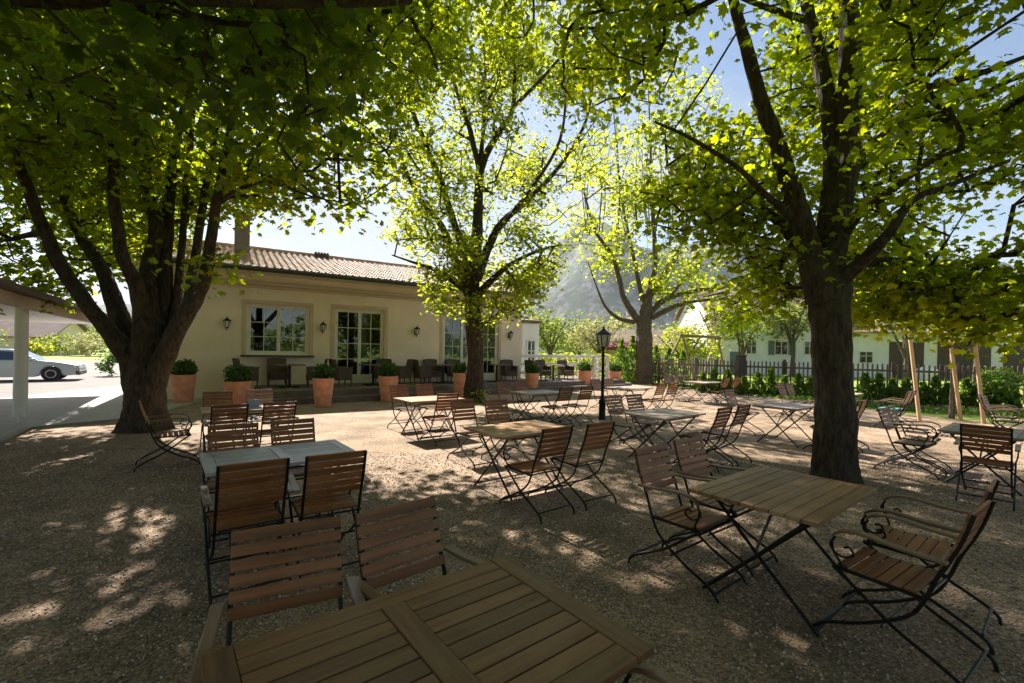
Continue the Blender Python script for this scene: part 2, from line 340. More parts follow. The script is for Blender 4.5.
M['tiles_red'] = simple('roof_tiles_red', (.36, .24, .19), 0.8, 0, 0.2, 1, 0.2, 12)
M['tiles_brown'] = simple('roof_tiles_brown', (.16, .11, .09), 0.8, 0, 0.2, 1, 0.2, 12)
M['silver'] = simple('silver_paint', (.40, .44, .49), 0.3, 0.7, 0.03)
M['tyre'] = simple('tyre', (.02, .02, .02), 0.8)
M['headlight'] = simple('headlight_lens', (.7, .72, .75), 0.1)
def mountain_mat():
    m, t, b, l = mat('mountain_rock'); co = t.nodes.new('ShaderNodeTexCoord')
    n = t.nodes.new('ShaderNodeTexNoise'); n.inputs['Scale'].default_value = 0.016; n.inputs['Detail'].default_value = 12; n.inputs['Roughness'].default_value = .75; l(co.outputs['Object'], n.inputs['Vector'])
    r = t.nodes.new('ShaderNodeValToRGB'); r.color_ramp.elements[0].position = .50; r.color_ramp.elements[1].position = .60
    r.color_ramp.elements[0].color = (.022, .04, .018, 1); r.color_ramp.elements[1].color = (.15, .145, .15, 1); l(n.outputs[0], r.inputs[0]); l(r.outputs[0], b.inputs['Base Color']); b.inputs['Roughness'].default_value = .95
    return m
M['mountain'] = mountain_mat()

# ------------------------------------------------------------------ the setting
def sheet(name, poly, z, m):
    me = bpy.data.meshes.new(name); me.from_pydata([(p[0], p[1], z) for p in poly], [], [tuple(range(len(poly)))]); me.update()
    o = bpy.data.objects.new(name, me); col.objects.link(o); me.materials.append(m); tag(o, kind='structure'); return o
sheet('ground', [(-4500, -300), (4500, -300), (4500, 5000), (-4500, 5000)], -0.004, M['grass'])
# asphalt forecourt and road left of the courtyard, past the building
sheet('road', [(-120, 14), (-60, 9), (-30, 3), (-9, -8), (-3.5, -8), (-8.66, 7.63), (-9.57, 8.93), (-9.0, 11.0), (-9.2, 14.6), (-14, 22), (-19, 30), (-24, 44), (-70, 50), (-160, 60)], 0.0, M['asphalt'])
sheet('path', [(-4.4, -2), (-7.4, -2), (-12.4, 6.2), (-13.9, 9.4), (-15.6, 13.6), (-16.6, 19.5), (-12.6, 19.4), (-9.6, 14.4), (-8.9, 11.5), (-8.84, 10.11), (-9.57, 8.93), (-8.66, 7.63)], 0.006, M['paving'])
gravel_poly = [(-4.4, -3), (-8.66, 7.63), (-9.57, 8.93), (-8.84, 10.11), (-8.9, 11.5), (-9.6, 14.4), (-9.4, 15.6), (-2, 20), (4.5, 24.3), (7.3, 25.8), (9.5, 22.5), (11.3, 18.0), (12.2, 13.6), (13.1, 12.2), (15, 10.0), (18, 4), (16, -3)]
sheet('gravel_courtyard', gravel_poly, 0.012, M['gravel'])
kb = MB()
kl = [(-4.4, -3), (-8.66, 7.63), (-9.57, 8.93), (-8.84, 10.11), (-8.9, 11.5), (-9.6, 14.4)]
for a, b in zip(kl[:-1], kl[1:]): kb.bar((a[0], a[1], .005), (b[0], b[1], .005), .10, .07)
tag(kb.build('kerb', M['kerb']), kind='structure')
sheet('planting_bed', [(6.6, 26.5), (9.8, 22.6), (11.6, 18.1), (13.4, 14.2), (17.5, 13.4), (22, 12.5), (23, 15.2), (17.5, 17.4), (12.5, 19.6), (9.3, 23.2), (7.8, 28)], 0.004, M['mulch'])

# terrace
ter = MB()
tf = Vector((-7.2, 13.3)); du = Vector((.8, .6)); dn = Vector((-.6, .8))
te = tf + du * 16.3
ter.prism([tf, te, te + dn * 3.4, (1.0, 23.2), (-8.9, 16.6), tf + dn * 2.9], 0, .40)
terrace = ter.build('terrace', M['deck'], bevel=.01); tag(terrace, kind='structure')
st = MB(); s0 = tf - dn * .42 - du * .35; s1 = te - dn * .42
st.prism([s0, s1, te - dn * .003, tf - dn * .003 - du * .35], 0, .2)
tag(st.build('terrace_step', M['deck'], bevel=.01), kind='structure')

# mountain ridge
def ridge(name, x0, x1, y0, y1, nx, ny, hf, m):
    vs = []; fs = []
    for j in range(ny + 1):
        for i in range(nx + 1):
            x = x0 + (x1 - x0) * i / nx; y = y0 + (y1 - y0) * j / ny
            vs.append((x, y, hf(x, y, j / ny)))
    for j in range(ny):
        for i in range(nx):
            a = j * (nx + 1) + i; fs.append((a, a + 1, a + nx + 2, a + nx + 1))
    me = bpy.data.meshes.new(name); me.from_pydata(vs, [], fs); me.update(); me.polygons.foreach_set('use_smooth', [True] * len(fs))
    o = bpy.data.objects.new(name, me); col.objects.link(o); me.materials.append(m); tag(o, kind='structure'); return o
def mh(x, y, t):
    u = x / 2200.0                              # tan of the bearing
    prof = np.interp(u, [-2.2, -1.2, -.5, -.15, .02, .07, .13, .17, .21, .26, .40, .52, .70, .9, 1.3, 2.2],
                        [.04, .07, .08, .12, .17, .21, .27, .292, .285, .25, .24, .255, .22, .23, .16, .08])
    sh = math.sin(min(1, t / .6) * math.pi / 2) if t < .6 else math.cos((t - .6) / .4 * math.pi / 2)
    nn = noise.fractal(Vector((x / 330, y / 330, 1.3)), 1.0, 2.1, 6)
    return -6 + 2200 * prof * sh ** 1.3 + nn * 95 * sh
ridge('mountain', -4400, 4400, 1300, 2900, 220, 60, mh, M['mountain'])

# ------------------------------------------------------------------ trees
def np_mesh(name, V, Fq, mat_, smooth=False):
    me = bpy.data.meshes.new(name); n = len(Fq)
    me.vertices.add(len(V)); me.vertices.foreach_set('co', np.asarray(V, dtype=np.float32).ravel())
    me.loops.add(n * 4); me.loops.foreach_set('vertex_index', np.asarray(Fq, dtype=np.int32).ravel())
    me.polygons.add(n); me.polygons.foreach_set('loop_start', np.arange(0, n * 4, 4, dtype=np.int32)); me.polygons.foreach_set('loop_total', np.full(n, 4, dtype=np.int32))
    if smooth: me.polygons.foreach_set('use_smooth', np.ones(n, dtype=bool))
    me.update(calc_edges=True); me.materials.append(mat_); return me
def unit(a): return a / (np.linalg.norm(a, axis=1, keepdims=True) + 1e-9)
def leaves(P, size, palmate=True, droop=0.4, upb=0.8, var=0.42):
    "leaf blades at the points P: palmate leaves of five leaflets, or single blades"
    n = len(P); az = rng.uniform(0, 2 * np.pi, n)
    a = np.stack([np.cos(az), np.sin(az), rng.normal(-droop, .35, n)], 1); a = unit(a)
    nr = np.stack([rng.normal(0, .55, n), rng.normal(0, .55, n), np.full(n, upb)], 1)
    nr = unit(nr - a * (nr * a).sum(1, keepdims=True)); b = np.cross(nr, a)
    s = size * rng.uniform(1 - var, 1 + var, n)[:, None]
    if palmate:
        V = np.zeros((n, 16, 3)); V[:, 0] = P
        for k, (an, ln) in enumerate(((-1.25, .62), (-.62, .9), (0, 1.0), (.62, .9), (1.25, .62))):
            d = a * math.cos(an) + b * math.sin(an); e = -a * math.sin(an) + b * math.cos(an)
            V[:, 1 + 3 * k] = P + (d * .64 - e * .24) * s * ln - nr * s * .04
            V[:, 2 + 3 * k] = P + d * s * ln - nr * s * rng.uniform(.05, .3, n)[:, None]
            V[:, 3 + 3 * k] = P + (d * .64 + e * .24) * s * ln - nr * s * .04
        f = np.array([[0, 1 + 3 * k, 2 + 3 * k, 3 + 3 * k] for k in range(5)])
        return V.reshape(-1, 3), (np.arange(n)[:, None, None] * 16 + f[None]).reshape(-1, 4)
    V = np.zeros((n, 4, 3)); V[:, 0] = P; V[:, 1] = P + (a * .5 - b * .34) * s; V[:, 2] = P + a * s - nr * s * .12; V[:, 3] = P + (a * .5 + b * .34) * s
    return V.reshape(-1, 3), (np.arange(n)[:, None] * 4 + np.arange(4)[None])
SH = (-sd.x / sd.z, -sd.y / sd.z)
def shadow_px(p):
    "pixel of the ground point this leaf cluster shades"
    x = p[0] + SH[0] * p[2]; y = p[1] + SH[1] * p[2]
    if y < .8: return (-999, -999)
    X = F * x / y; Yp = F * CAM_H / y
    return (512 + X * CR - Yp * SR, HOR + X * SR + Yp * CR)
OPEN = [(300, 402, 485, 431, 1.0), (55, 424, 128, 436, .9), (480, 388, 660, 402, .4), (640, 385, 1024, 412, .15), (660, 425, 1024, 470, .4), (560, 402, 640, 425, .35), (185, 424, 250, 434, .6),
    (78, 502, 172, 542, 1), (165, 500, 212, 536, 1), (62, 555, 158, 608, .97), (80, 592, 160, 640, .97), (455, 528, 560, 562, 1), (560, 548, 630, 580, .95), (-30, 620, 45, 690, .97), (690, 515, 750, 555, .9), (740, 635, 820, 690, .95), (20, 462, 60, 474, .9)]  # areas kept sunlit: leaf clusters shading them are left out of the crowns
def sight(p):
    x = F * p[0] / p[1]; y = F * (CAM_H - p[2]) / p[1]
    return 512 + x * CR - y * SR, HOR + x * SR + y * CR
STEMS = []
def sunny(p):
    if STEMS and p[1] > .5:
        q = sight(p)
        for a_, b_, c_, d_, Yd, pr in STEMS:
            if a_ < q[0] < c_ and b_ < q[1] < d_ and p[1] < Yd and rng.random() < pr: return True
    q = shadow_px(p)
    for a_, b_, c_, d_, pr in OPEN:
        if a_ < q[0] < c_ and b_ < q[1] < d_ and rng.random() < pr: return True
    return False
def blob_points(blobs, n, freq=0.55, thr=-0.12, shell=0.35):
    "points through the volume of the ellipsoids, left out where a clump noise is low"
    vol = np.array([b[1][0] * b[1][1] * b[1][2] * (b[2] if len(b) > 2 else 1) for b in blobs]); vol = vol / vol.sum(); out_ = []
    off = random.uniform(0, 50)
    while len(out_) < n:
        b = blobs[rng.choice(len(blobs), p=vol)]; d = rng.normal(size=3); d /= np.linalg.norm(d)
        r = rng.uniform(shell, 1) ** (1 / 2.2); p = np.array(b[0]) + d * r * np.array(b[1])
        if noise.noise(Vector(p * freq) + Vector((off, 0, 0))) > thr and p[2] > 1.9 and not sunny(p): out_.append(p)
    return np.array(out_)
def grow(limbs, targets, seg=0.45, lift=0.12):
    "joins every target to the nearest limb or twig; returns tubes as (points, radii)"
    N = [];  par = []; rad = []; tubes = []
    for lb in limbs:
        pts = spline([p[:3] for p in lb], 5); rs = np.interp(np.linspace(0, len(lb) - 1, len(pts)), range(len(lb)), [p[3] for p in lb])
        tubes.append((pts, list(rs)))
        for i, p in enumerate(pts):
            if i >= len(pts) * .3 or len(lb) > 3 and i > 5: N.append(np.array(p)); par.append(-1); rad.append(rs[i])
    nb = len(N); cap = len(targets) * 8 + nb; A = np.zeros((cap, 3)); A[:nb] = N; k = nb
    parent = -np.ones(cap, int); cnt = np.zeros(cap)
    d0 = np.array([np.min(np.linalg.norm(A[:nb] - t, axis=1)) for t in targets])
    for ti in np.argsort(d0):
        t = targets[ti]; dv = A[:k] - t; dist = np.sqrt((dv ** 2).sum(1)) + np.maximum(0, dv[:, 2]) * .5
        j = int(np.argmin(dist)); q = A[j]; ln = np.linalg.norm(t - q); m = max(1, min(7, int(ln / seg)))
        prev = j
        for s_ in range(1, m + 1):
            f = s_ / m; p = q + (t - q) * f; 
            if s_ < m: p = p + rng.normal(0, .05 * min(ln, 1.5), 3) + np.array([0, 0, -lift * ln * f * (1 - f)])
            A[k] = p; parent[k] = prev; prev = k; k += 1
        while prev >= nb: cnt[prev] += 1; prev = parent[prev]
    ch = {}
    for i in range(nb, k): ch.setdefault(parent[i], []).append(i)
    rr = .0055 + .0052 * np.sqrt(cnt)
    stack = [(j, c) for j in ch if j < nb for c in ch[j]]
    while stack:
        j, c = stack.pop(); pts = [A[j], A[c]]; rs = [rr[c], rr[c]]; cur = c
        while cur in ch:
            kids = sorted(ch[cur], key=lambda x: -cnt[x]); nx_ = kids[0]
            for o_ in kids[1:]: stack.append((cur, o_))
            pts.append(A[nx_]); rs.append(rr[nx_]); cur = nx_
        tubes.append((pts, rs))
    return tubes
def tree(name, label, base, limbs, blobs, nclu, per, size, leaf, barkm, group=None, palmate=True, spread=.24, thr=-.12, freq=.55, roots=0, cat='tree', extra=None):
    root = empty(name, base); tag(root, label, cat, group)
    T = blob_points(blobs, nclu, freq, thr)
    tb = MB()
    for pts, rs in grow(limbs, T):
        big = rs[0] > .05
        pts = [Vector(p) - Vector(base) for p in pts]
        if big: pts = [p + Vector((noise.noise(p * 1.7), noise.noise(p * 1.7 + Vector((9, 0, 0))), 0)) * rs[i] * .3 for i, p in enumerate(pts)]
        if rs[0] > .15:                                     # thick stems get furrowed bark in the mesh itself
            f_ = 4; P_ = []; R_ = []
            for i in range(len(pts) - 1):
                for k in range(f_): P_.append(pts[i].lerp(pts[i + 1], k / f_)); R_.append(rs[i] + (rs[i + 1] - rs[i]) * k / f_)
            P_.append(pts[-1]); R_.append(rs[-1]); v0 = len(tb.v); n_ = 30; tb.tube(P_, R_, n_)
            for i, c_ in enumerate(P_):
                for k in range(n_):
                    q_ = Vector(tb.v[v0 + i * n_ + k]); d_ = q_ - c_
                    if d_.length < 1e-5: continue
                    an_ = k * 2 * math.pi / n_; s_ = Vector((q_.x * 9, q_.y * 9, q_.z * 1.6)); g_ = noise.noise(s_) + .5 * noise.noise(Vector((q_.x * 22, q_.y * 22, q_.z * 5)))
                    lob = .07 * math.sin(an_ * 5 + q_.z * .8) * max(0, 1 - q_.z / 1.6) if base[2] == 0 else 0
                    fl = .16 * max(0, .3 - q_.z) * (1 + .8 * math.sin(an_ * 5)) if q_.z < .3 and R_[i] > .25 else 0
                    tb.v[v0 + i * n_ + k] = tuple(c_ + d_ * (1 + .11 * g_ + lob * .6 + fl))
        else: tb.tube(pts, rs, 7 if big else 4)
    tb.build('trunk', barkm, root, smooth=True)
    P = np.repeat(T, per, axis=0) + rng.normal(0, spread, (len(T) * per, 3)) * np.array([1, 1, .75])
    if extra is not None: P = np.concatenate([P, extra])
    V, Fq = leaves(P - np.array(base), size, palmate)
    o = bpy.data.objects.new('crown', np_mesh('crown', V, Fq, leaf)); col.objects.link(o); o.parent = root
    return root
def Q(px, py, Y, r): p = pt(px, py, Y); return (p.x, p.y, p.z, r)
def B(px, py, Y, rx, ry, rz, wt=1.0): p = pt(px, py, Y); return ((p.x, p.y, p.z), (rx, ry, rz), wt)

# --- big multi-stemmed chestnut on the left
b = gp(145, 430); Y0 = b.y
def LQ(px, py, dY, r): return Q(px, py, Y0 + dY, r)
root_ = [(b.x, b.y, -.1, .52), (b.x, b.y, .12, .42), (b.x, b.y, .5, .35), (b.x + .02, b.y, 1.2, .31)]
limbs = [root_ + [LQ(148, 330, 0, 0.246), LQ(148, 280, .1, 0.164), LQ(157, 227, .3, 0.127), LQ(146, 180, .4, 0.107), LQ(142, 90, .5, 0.074), LQ(150, -60, .8, 0.041)],
  [LQ(140, 395, 0, 0.246), LQ(124, 352, -.1, 0.189), LQ(101, 322, -.3, 0.139), LQ(67, 276, -.6, 0.119), LQ(44, 231, -.9, 0.098), LQ(16, 160, -1.3, 0.074), LQ(-40, 60, -1.7, 0.041)],
  [LQ(140, 380, .1, 0.221), LQ(119, 312, .2, 0.164), LQ(100, 267, .4, 0.123), LQ(76, 228, .8, 0.098), LQ(58, 180, 1.1, 0.082), LQ(45, 110, 1.5, 0.057), LQ(20, 0, 1.8, 0.033)],
  [LQ(143, 320, -.1, 0.164), LQ(138, 290, -.3, 0.131), LQ(122, 255, -.5, 0.107), LQ(115, 204, -.8, 0.090), LQ(112, 90, -1.1, 0.066), LQ(95, -30, -1.5, 0.041)],
  [LQ(152, 375, .1, 0.230), LQ(162, 320, .2, 0.156), LQ(166, 275, .3, 0.127), LQ(168, 220, .5, 0.115), LQ(175, 150, .8, 0.090), LQ(200, 40, 1.2, 0.049)],
  [LQ(152, 392, 0, 0.230), LQ(166, 352, -.1, 0.180), LQ(187, 312, -.2, 0.148), LQ(203, 285, -.3, 0.115), LQ(212, 232, -.5, 0.090), LQ(221, 180, -.8, 0.074), LQ(240, 80, -1.1, 0.041)],
  [LQ(186, 314, -.1, 0.115), LQ(195, 259, .3, 0.086), LQ(205, 192, .7, 0.074), LQ(216, 130, 1.1, 0.057), LQ(228, 60, 1.5, 0.033)],
  [LQ(172, 340, .1, 0.115), LQ(180, 270, .4, 0.074), LQ(186, 195, .6, 0.061), LQ(194, 110, .8, 0.041), LQ(198, 40, 1.0, 0.025)],
  [LQ(217, 205, -.6, 0.049), LQ(238, 190, -.9, 0.037), LQ(270, 182, -1.2, 0.029), LQ(310, 196, -1.5, 0.021), LQ(345, 203, -1.8, 0.012)],
  [LQ(44, 231, -.9, 0.066), LQ(24, 236, -.6, 0.049), LQ(0, 240, -.3, 0.037), LQ(-50, 230, 0, 0.025)]]
blobs = [B(60, 120, Y0, 3.2, 3.4, 2.6), B(180, 90, Y0, 3.4, 3.4, 2.4), B(280, 110, Y0 - .6, 2.6, 2.8, 1.9), B(330, 160, Y0 - 1.2, 1.5, 1.7, .9, 1.4), B(0, 200, Y0, 2.6, 3.0, 1.4, 1.3),
         B(20, 270, Y0 + .8, 1.7, 1.6, .75, 1.6), B(150, -80, Y0, 4.2, 4.2, 2.6), B(-80, 60, Y0, 3, 4, 3), B(340, 30, Y0, 2.2, 2.6, 2.0), B(215, 262, Y0 - .4, .55, .6, .35, 2.5),
         ((-3.4, 9.6, 8.4), (2.4, 2.4, 1.7), 1.3), ((-4.2, 10.2, 11), (3, 3, 1.6), 1.2), ((-7.5, 11, 11), (4, 3.5, 2), 1), ((-10.5, 12.3, 7.5), (2.8, 2.4, 2.1), 1.2), ((-13.6, 16.3, 7.4), (2.4, 2.4, 1.7), 1.1), ((-9.5, 9.5, 6.2), (2, 2, 1.4), 1), ((-13.6, 15.6, 5.6), (2.0, 1.8, 1.1), 2), ((-4.4, 13.2, 12.6), (3.2, 2.8, 1.3), 1.6)]  # several of these lobes are added to shade the path and foreground
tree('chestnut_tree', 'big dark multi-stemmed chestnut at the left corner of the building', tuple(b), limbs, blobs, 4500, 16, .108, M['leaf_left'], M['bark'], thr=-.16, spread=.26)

# --- slender tree in front of the terrace
b = gp(474, 402); Y0 = b.y
root_ = [(b.x, b.y, -.1, .52), (b.x, b.y, .2, .34), (b.x, b.y, 1.6, .275), LQ(472, 300, 0, .265)]
limbs = [root_ + [LQ(473, 270, 0, .24), LQ(478, 220, 0, .17), LQ(480, 172, 0, .13), LQ(497, 135, -.2, .10), LQ(513, 108, -.3, .08), LQ(514, 44, -.5, .045), LQ(510, -40, -.6, .02)],
  [LQ(480, 172, 0, .11), LQ(470, 130, .2, .09), LQ(455, 85, .4, .07), LQ(440, 45, .6, .05), LQ(420, -20, .8, .025)],
  [LQ(480, 172, 0, .09), LQ(484, 120, .2, .07), LQ(485, 60, .3, .05), LQ(480, -20, .5, .02)],
  [LQ(472, 300, .1, .20), LQ(456, 262, .2, .14), LQ(441, 225, .4, .11), LQ(420, 200, .5, .08), LQ(404, 165, .7, .06), LQ(385, 110, 1, .03)],
  [LQ(470, 285, -.1, .18), LQ(458, 235, -.3, .12), LQ(440, 180, -.5, .10), LQ(426, 145, -.7, .08), LQ(409, 101, -.9, .07), LQ(395, 50, -1.1, .045), LQ(392, -20, -1.2, .02)],
  [LQ(476, 280, .1, .19), LQ(498, 228, .2, .12), LQ(525, 202, .3, .09), LQ(558, 168, .4, .07), LQ(586, 120, .5, .05), LQ(596, 60, .6, .025)],
  [LQ(497, 232, 0, .09), LQ(530, 190, -.4, .07), LQ(560, 140, -.7, .05), LQ(566, 85, -.9, .025)],
  [LQ(478, 295, -.1, .15), LQ(505, 268, -.4, .08), LQ(535, 252, -.7, .05), LQ(560, 245, -.9, .02)],
  [LQ(468, 292, 0, .14), LQ(440, 272, -.3, .07), LQ(412, 262, -.5, .04), LQ(392, 255, -.6, .02)],
  [LQ(513, 108, -.3, .07), LQ(545, 75, -.5, .05), LQ(575, 40, -.7, .03)]]
blobs = [B(470, 130, Y0, 3.4, 3.0, 3.6), B(420, 90, Y0, 2.6, 2.4, 2.6), B(540, 110, Y0, 2.8, 2.6, 2.8), B(470, 10, Y0, 4.2, 3.2, 2.6, .7), B(560, 30, Y0, 2.4, 2.4, 2.0),
         B(428, 258, Y0 - .3, 1.9, 1.8, 1.0, 4), B(512, 258, Y0 - .4, 1.7, 1.7, 1.1, 4), B(412, 300, Y0 - .6, 1.3, 1.0, .75, 6), B(520, 296, Y0 - .6, .95, .9, .7, 8), B(472, 310, Y0 - .5, 1.5, .8, .5, 4), B(460, 210, Y0, 2.6, 2.2, 1.2), ((1.4, 17.3, 8.2), (2, 2, 1.8), .6)]  # last lobe added to shade the ground towards the right trunk
ex = np.array([[b.x + random.gauss(.25, .12), b.y - .45 + random.gauss(0, .1), random.uniform(.05, .5)] for _ in range(40)])
tree('linden_tree', 'open-crowned bright green tree behind the brown table in front of the terrace', tuple(b), limbs, blobs, 2900, 10, .092, M['leaf_light'], M['bark'], thr=.0, freq=.75, spread=.22, extra=ex)

# --- dark chestnut on the right
b = gp(835, 479); Y0 = b.y
root_ = [(b.x, b.y, -.1, .37), (b.x, b.y, .10, .275), (b.x - .03, b.y, 1.0, .23), (b.x - .09, b.y, 2.0, .235)]
limbs = [root_ + [LQ(828, 288, 0, .265), LQ(829, 262, 0, .20), LQ(838, 215, 0, .17), LQ(847, 165, 0, .155), LQ(851, 60, .05, .14), LQ(849, -20, .1, .11), LQ(846, -160, .2, .05)],
  [LQ(826, 280, .05, .20), LQ(829, 215, .1, .13), LQ(833, 146, .15, .12), LQ(822, 73, .2, .10), LQ(806, 0, .3, .08), LQ(790, -130, .4, .04)],
  [LQ(824, 300, -.05, .22), LQ(808, 250, -.1, .16), LQ(798, 205, -.15, .13), LQ(782, 160, -.25, .11), LQ(762, 100, -.35, .09), LQ(740, 28, -.5, .07), LQ(720, -60, -.6, .03)],
  [LQ(812, 270, .2, .12), LQ(782, 224, .5, .08), LQ(745, 200, .8, .055), LQ(690, 184, 1.1, .03)],
  [LQ(790, 216, -.3, .06), LQ(765, 194, -.6, .04), LQ(735, 166, -.9, .03), LQ(690, 138, -1.1, .022), LQ(655, 122, -1.3, .012)],
  [LQ(838, 240, 0, .11), LQ(856, 216, -.3, .07), LQ(885, 195, -.6, .055), LQ(925, 165, -.8, .04), LQ(965, 148, -1, .02)],
  [LQ(851, 175, 0, .09), LQ(866, 152, .3, .07), LQ(900, 120, .6, .05), LQ(940, 90, .9, .03)],
  [LQ(836, 285, -.1, .12), LQ(862, 262, -.4, .085), LQ(890, 232, -.8, .06), LQ(912, 200, -1.0, .045), LQ(950, 185, -1.1, .032), LQ(1010, 160, -1.2, .018)],
  [LQ(853, 30, .05, .09), LQ(880, 20, .1, .06), LQ(925, 8, .2, .05), LQ(980, -10, .3, .03)],
  [LQ(862, 262, .3, .09), LQ(905, 262, .6, .06), LQ(950, 270, .9, .045), LQ(1010, 282, 1.1, .03), LQ(1060, 290, 1.2, .02)],
  [LQ(921, 88, -.8, .04), LQ(922, 50, -.8, .035), LQ(917, -10, -.8, .025)],
  [LQ(895, 108, -.6, .05), LQ(921, 90, -.8, .045), LQ(975, 75, -1.1, .035), LQ(1030, 55, -1.3, .02)],
  [LQ(806, 20, .3, .05), LQ(760, 5, .5, .04), LQ(700, -20, .8, .02)],
  [LQ(720, -60, -.6, .05), LQ(650, -90, -.4, .035), LQ(570, -60, 0, .02)]]
blobs = [B(740, 90, Y0, 1.9, 2.4, 1.9), B(900, 110, Y0, 2.4, 2.6, 2.0), B(1000, 200, Y0, 1.9, 2.4, 1.7), B(700, 170, Y0 + .3, 1.1, 1.6, .9, 1.2), B(960, 255, Y0 + .3, 1.7, 1.8, .7, .9), B(900, 265, Y0 + .8, 1.1, 1.3, .45, 1.2),
         B(800, -60, Y0, 3.2, 3.2, 2.2, .6), B(970, 10, Y0, 2.4, 3, 2.0), B(640, 60, Y0 + .4, 1.2, 1.8, 1.1, .9), B(600, -110, Y0, 2.6, 2.8, 1.4, .9), B(790, 235, Y0, .9, 1.2, .5, 1.8), B(745, 260, Y0 + .8, .9, 1.0, .4, 1.6),
         B(860, -260, Y0, 3.6, 3.6, 1.8, .5), B(1060, 285, Y0 - .2, 1.3, 1.5, .8, 1.5), B(985, 318, Y0 + 1.5, .9, .9, .35, 3), B(925, 308, Y0 + 1.4, 1.5, 1.0, .38, 1.7), B(740, 290, Y0 + 1.2, .95, .9, .42, 5), B(1010, 330, Y0 + .2, .8, 1.0, .35, 2.5), B(690, 215, Y0 + 1, .9, .9, .6, 3), B(880, 300, Y0 + 1.5, .7, .8, .4, 3)]
STEMS = [(796, -20, 866, 250, Y0 + .25, .93), (735, 20, 815, 240, Y0 - .1, .55), (808, 240, 862, 300, Y0 + .3, .5)]
tree('chestnut_tree', 'tall dark-trunked chestnut standing behind the slatted table at right', tuple(b), limbs, blobs, 2700, 15, .088, M['leaf'], M['bark'], thr=-.02, spread=.21)
STEMS = []

# --- near tree on the left whose limb crosses the top of the picture
b = Vector((-5.6, 1.2, 0)); Y0 = 0
limbs = [[(b.x, b.y, -.1, .42), (b.x, b.y, 1.2, .32), (b.x + .1, b.y + .3, 2.6, .27), (-5.1, 2.2, 3.8, .2), (-4.15, 3.55, 4.52, .14), (-3.2, 4.05, 4.92, .12), (-2.2, 4.5, 5.2, .09), (-1.2, 5.0, 5.6, .05)],
  [(-5.5, 1.6, 2.8, .22), (-5.7, 1.6, 4.5, .18), (-5.6, 1.9, 6.5, .12), (-5.2, 2.2, 8.6, .06)],
  [(-5.5, 1.6, 3.0, .18), (-4.4, 1.2, 4.8, .13), (-2.6, 1.6, 6.4, .10), (-.8, 2.2, 7.4, .06), (.8, 2.8, 7.9, .03)],
  [(-3.9, 3.7, 4.66, .07), (-3.5, 4.2, 4.85, .05), (-3.0, 4.8, 5.15, .035), (-2.5, 5.3, 5.5, .02)],
  [(-5.2, 2.0, 3.7, .12), (-5.6, 3.4, 4.6, .09), (-5.9, 5.0, 5.2, .05)]]
blobs = [((-3.4, 4.2, 6.0), (2.8, 2.0, 1.2)), ((-4.4, 4.2, 4.6), (1.5, 1.2, .7), 1.2), ((-2.6, 4.9, 4.75), (1.2, .9, .5), 1.3), ((-1.4, 4.2, 7.6), (2.6, 2.2, 1.2)), ((-5.4, 3.4, 7.2), (2.6, 2.6, 2)), ((.8, 3.0, 8.0), (2.4, 2.2, 1.0)),
         ((-1.6, .6, 8.2), (3.6, 2.8, 1.2), .9), ((-5.6, 4.6, 4.3), (1.1, 1.2, .8), 1.4), ((-4.5, -1.5, 7.5), (3.5, 3.5, 1.8), .9), ((-8, 1.5, 6.5), (2.4, 3, 2), .8)]  # crown extended overhead and behind, out of view, to shade the foreground
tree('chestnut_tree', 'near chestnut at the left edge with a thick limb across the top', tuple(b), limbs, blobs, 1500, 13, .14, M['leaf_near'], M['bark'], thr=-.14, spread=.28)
# --- unseen tree added behind and right of the camera to shade the foreground
b = Vector((4.2, -3.2, 0))
limbs = [[(b.x, b.y, -.1, .42), (b.x, b.y, 1.5, .33), (b.x, b.y, 3.0, .28), (b.x, b.y, 6, .16), (b.x, b.y, 9, .05)],
  [(b.x, b.y, 2.8, .2), (2.6, -2.4, 4.6, .14), (.6, -1.2, 6.2, .08), (-1, -.4, 7, .03)], [(b.x, b.y, 3, .2), (4.8, -1.2, 5, .14), (5.2, 1.0, 6.6, .07), (5.2, 2.2, 7.2, .03)],
  [(b.x, b.y, 3, .2), (2.4, -5, 5, .12), (0, -7, 6.4, .05)], [(b.x, b.y, 3, .2), (6.5, -4, 5, .12), (8.5, -5, 6.4, .05)]]
blobs = [((4, -2.5, 7.5), (4.2, 4.2, 2.4)), ((.5, -3, 7), (3.4, 3.6, 2)), ((1, -7.5, 6), (3.6, 3, 2.4)), ((6.5, -.4, 7.2), (3, 2.6, 1.6))]
tree('chestnut_tree', 'unseen chestnut added behind the camera to shade the foreground', tuple(b), limbs, blobs, 1900, 12, .17, M['leaf_near'], M['bark'], thr=-.2, spread=.3)

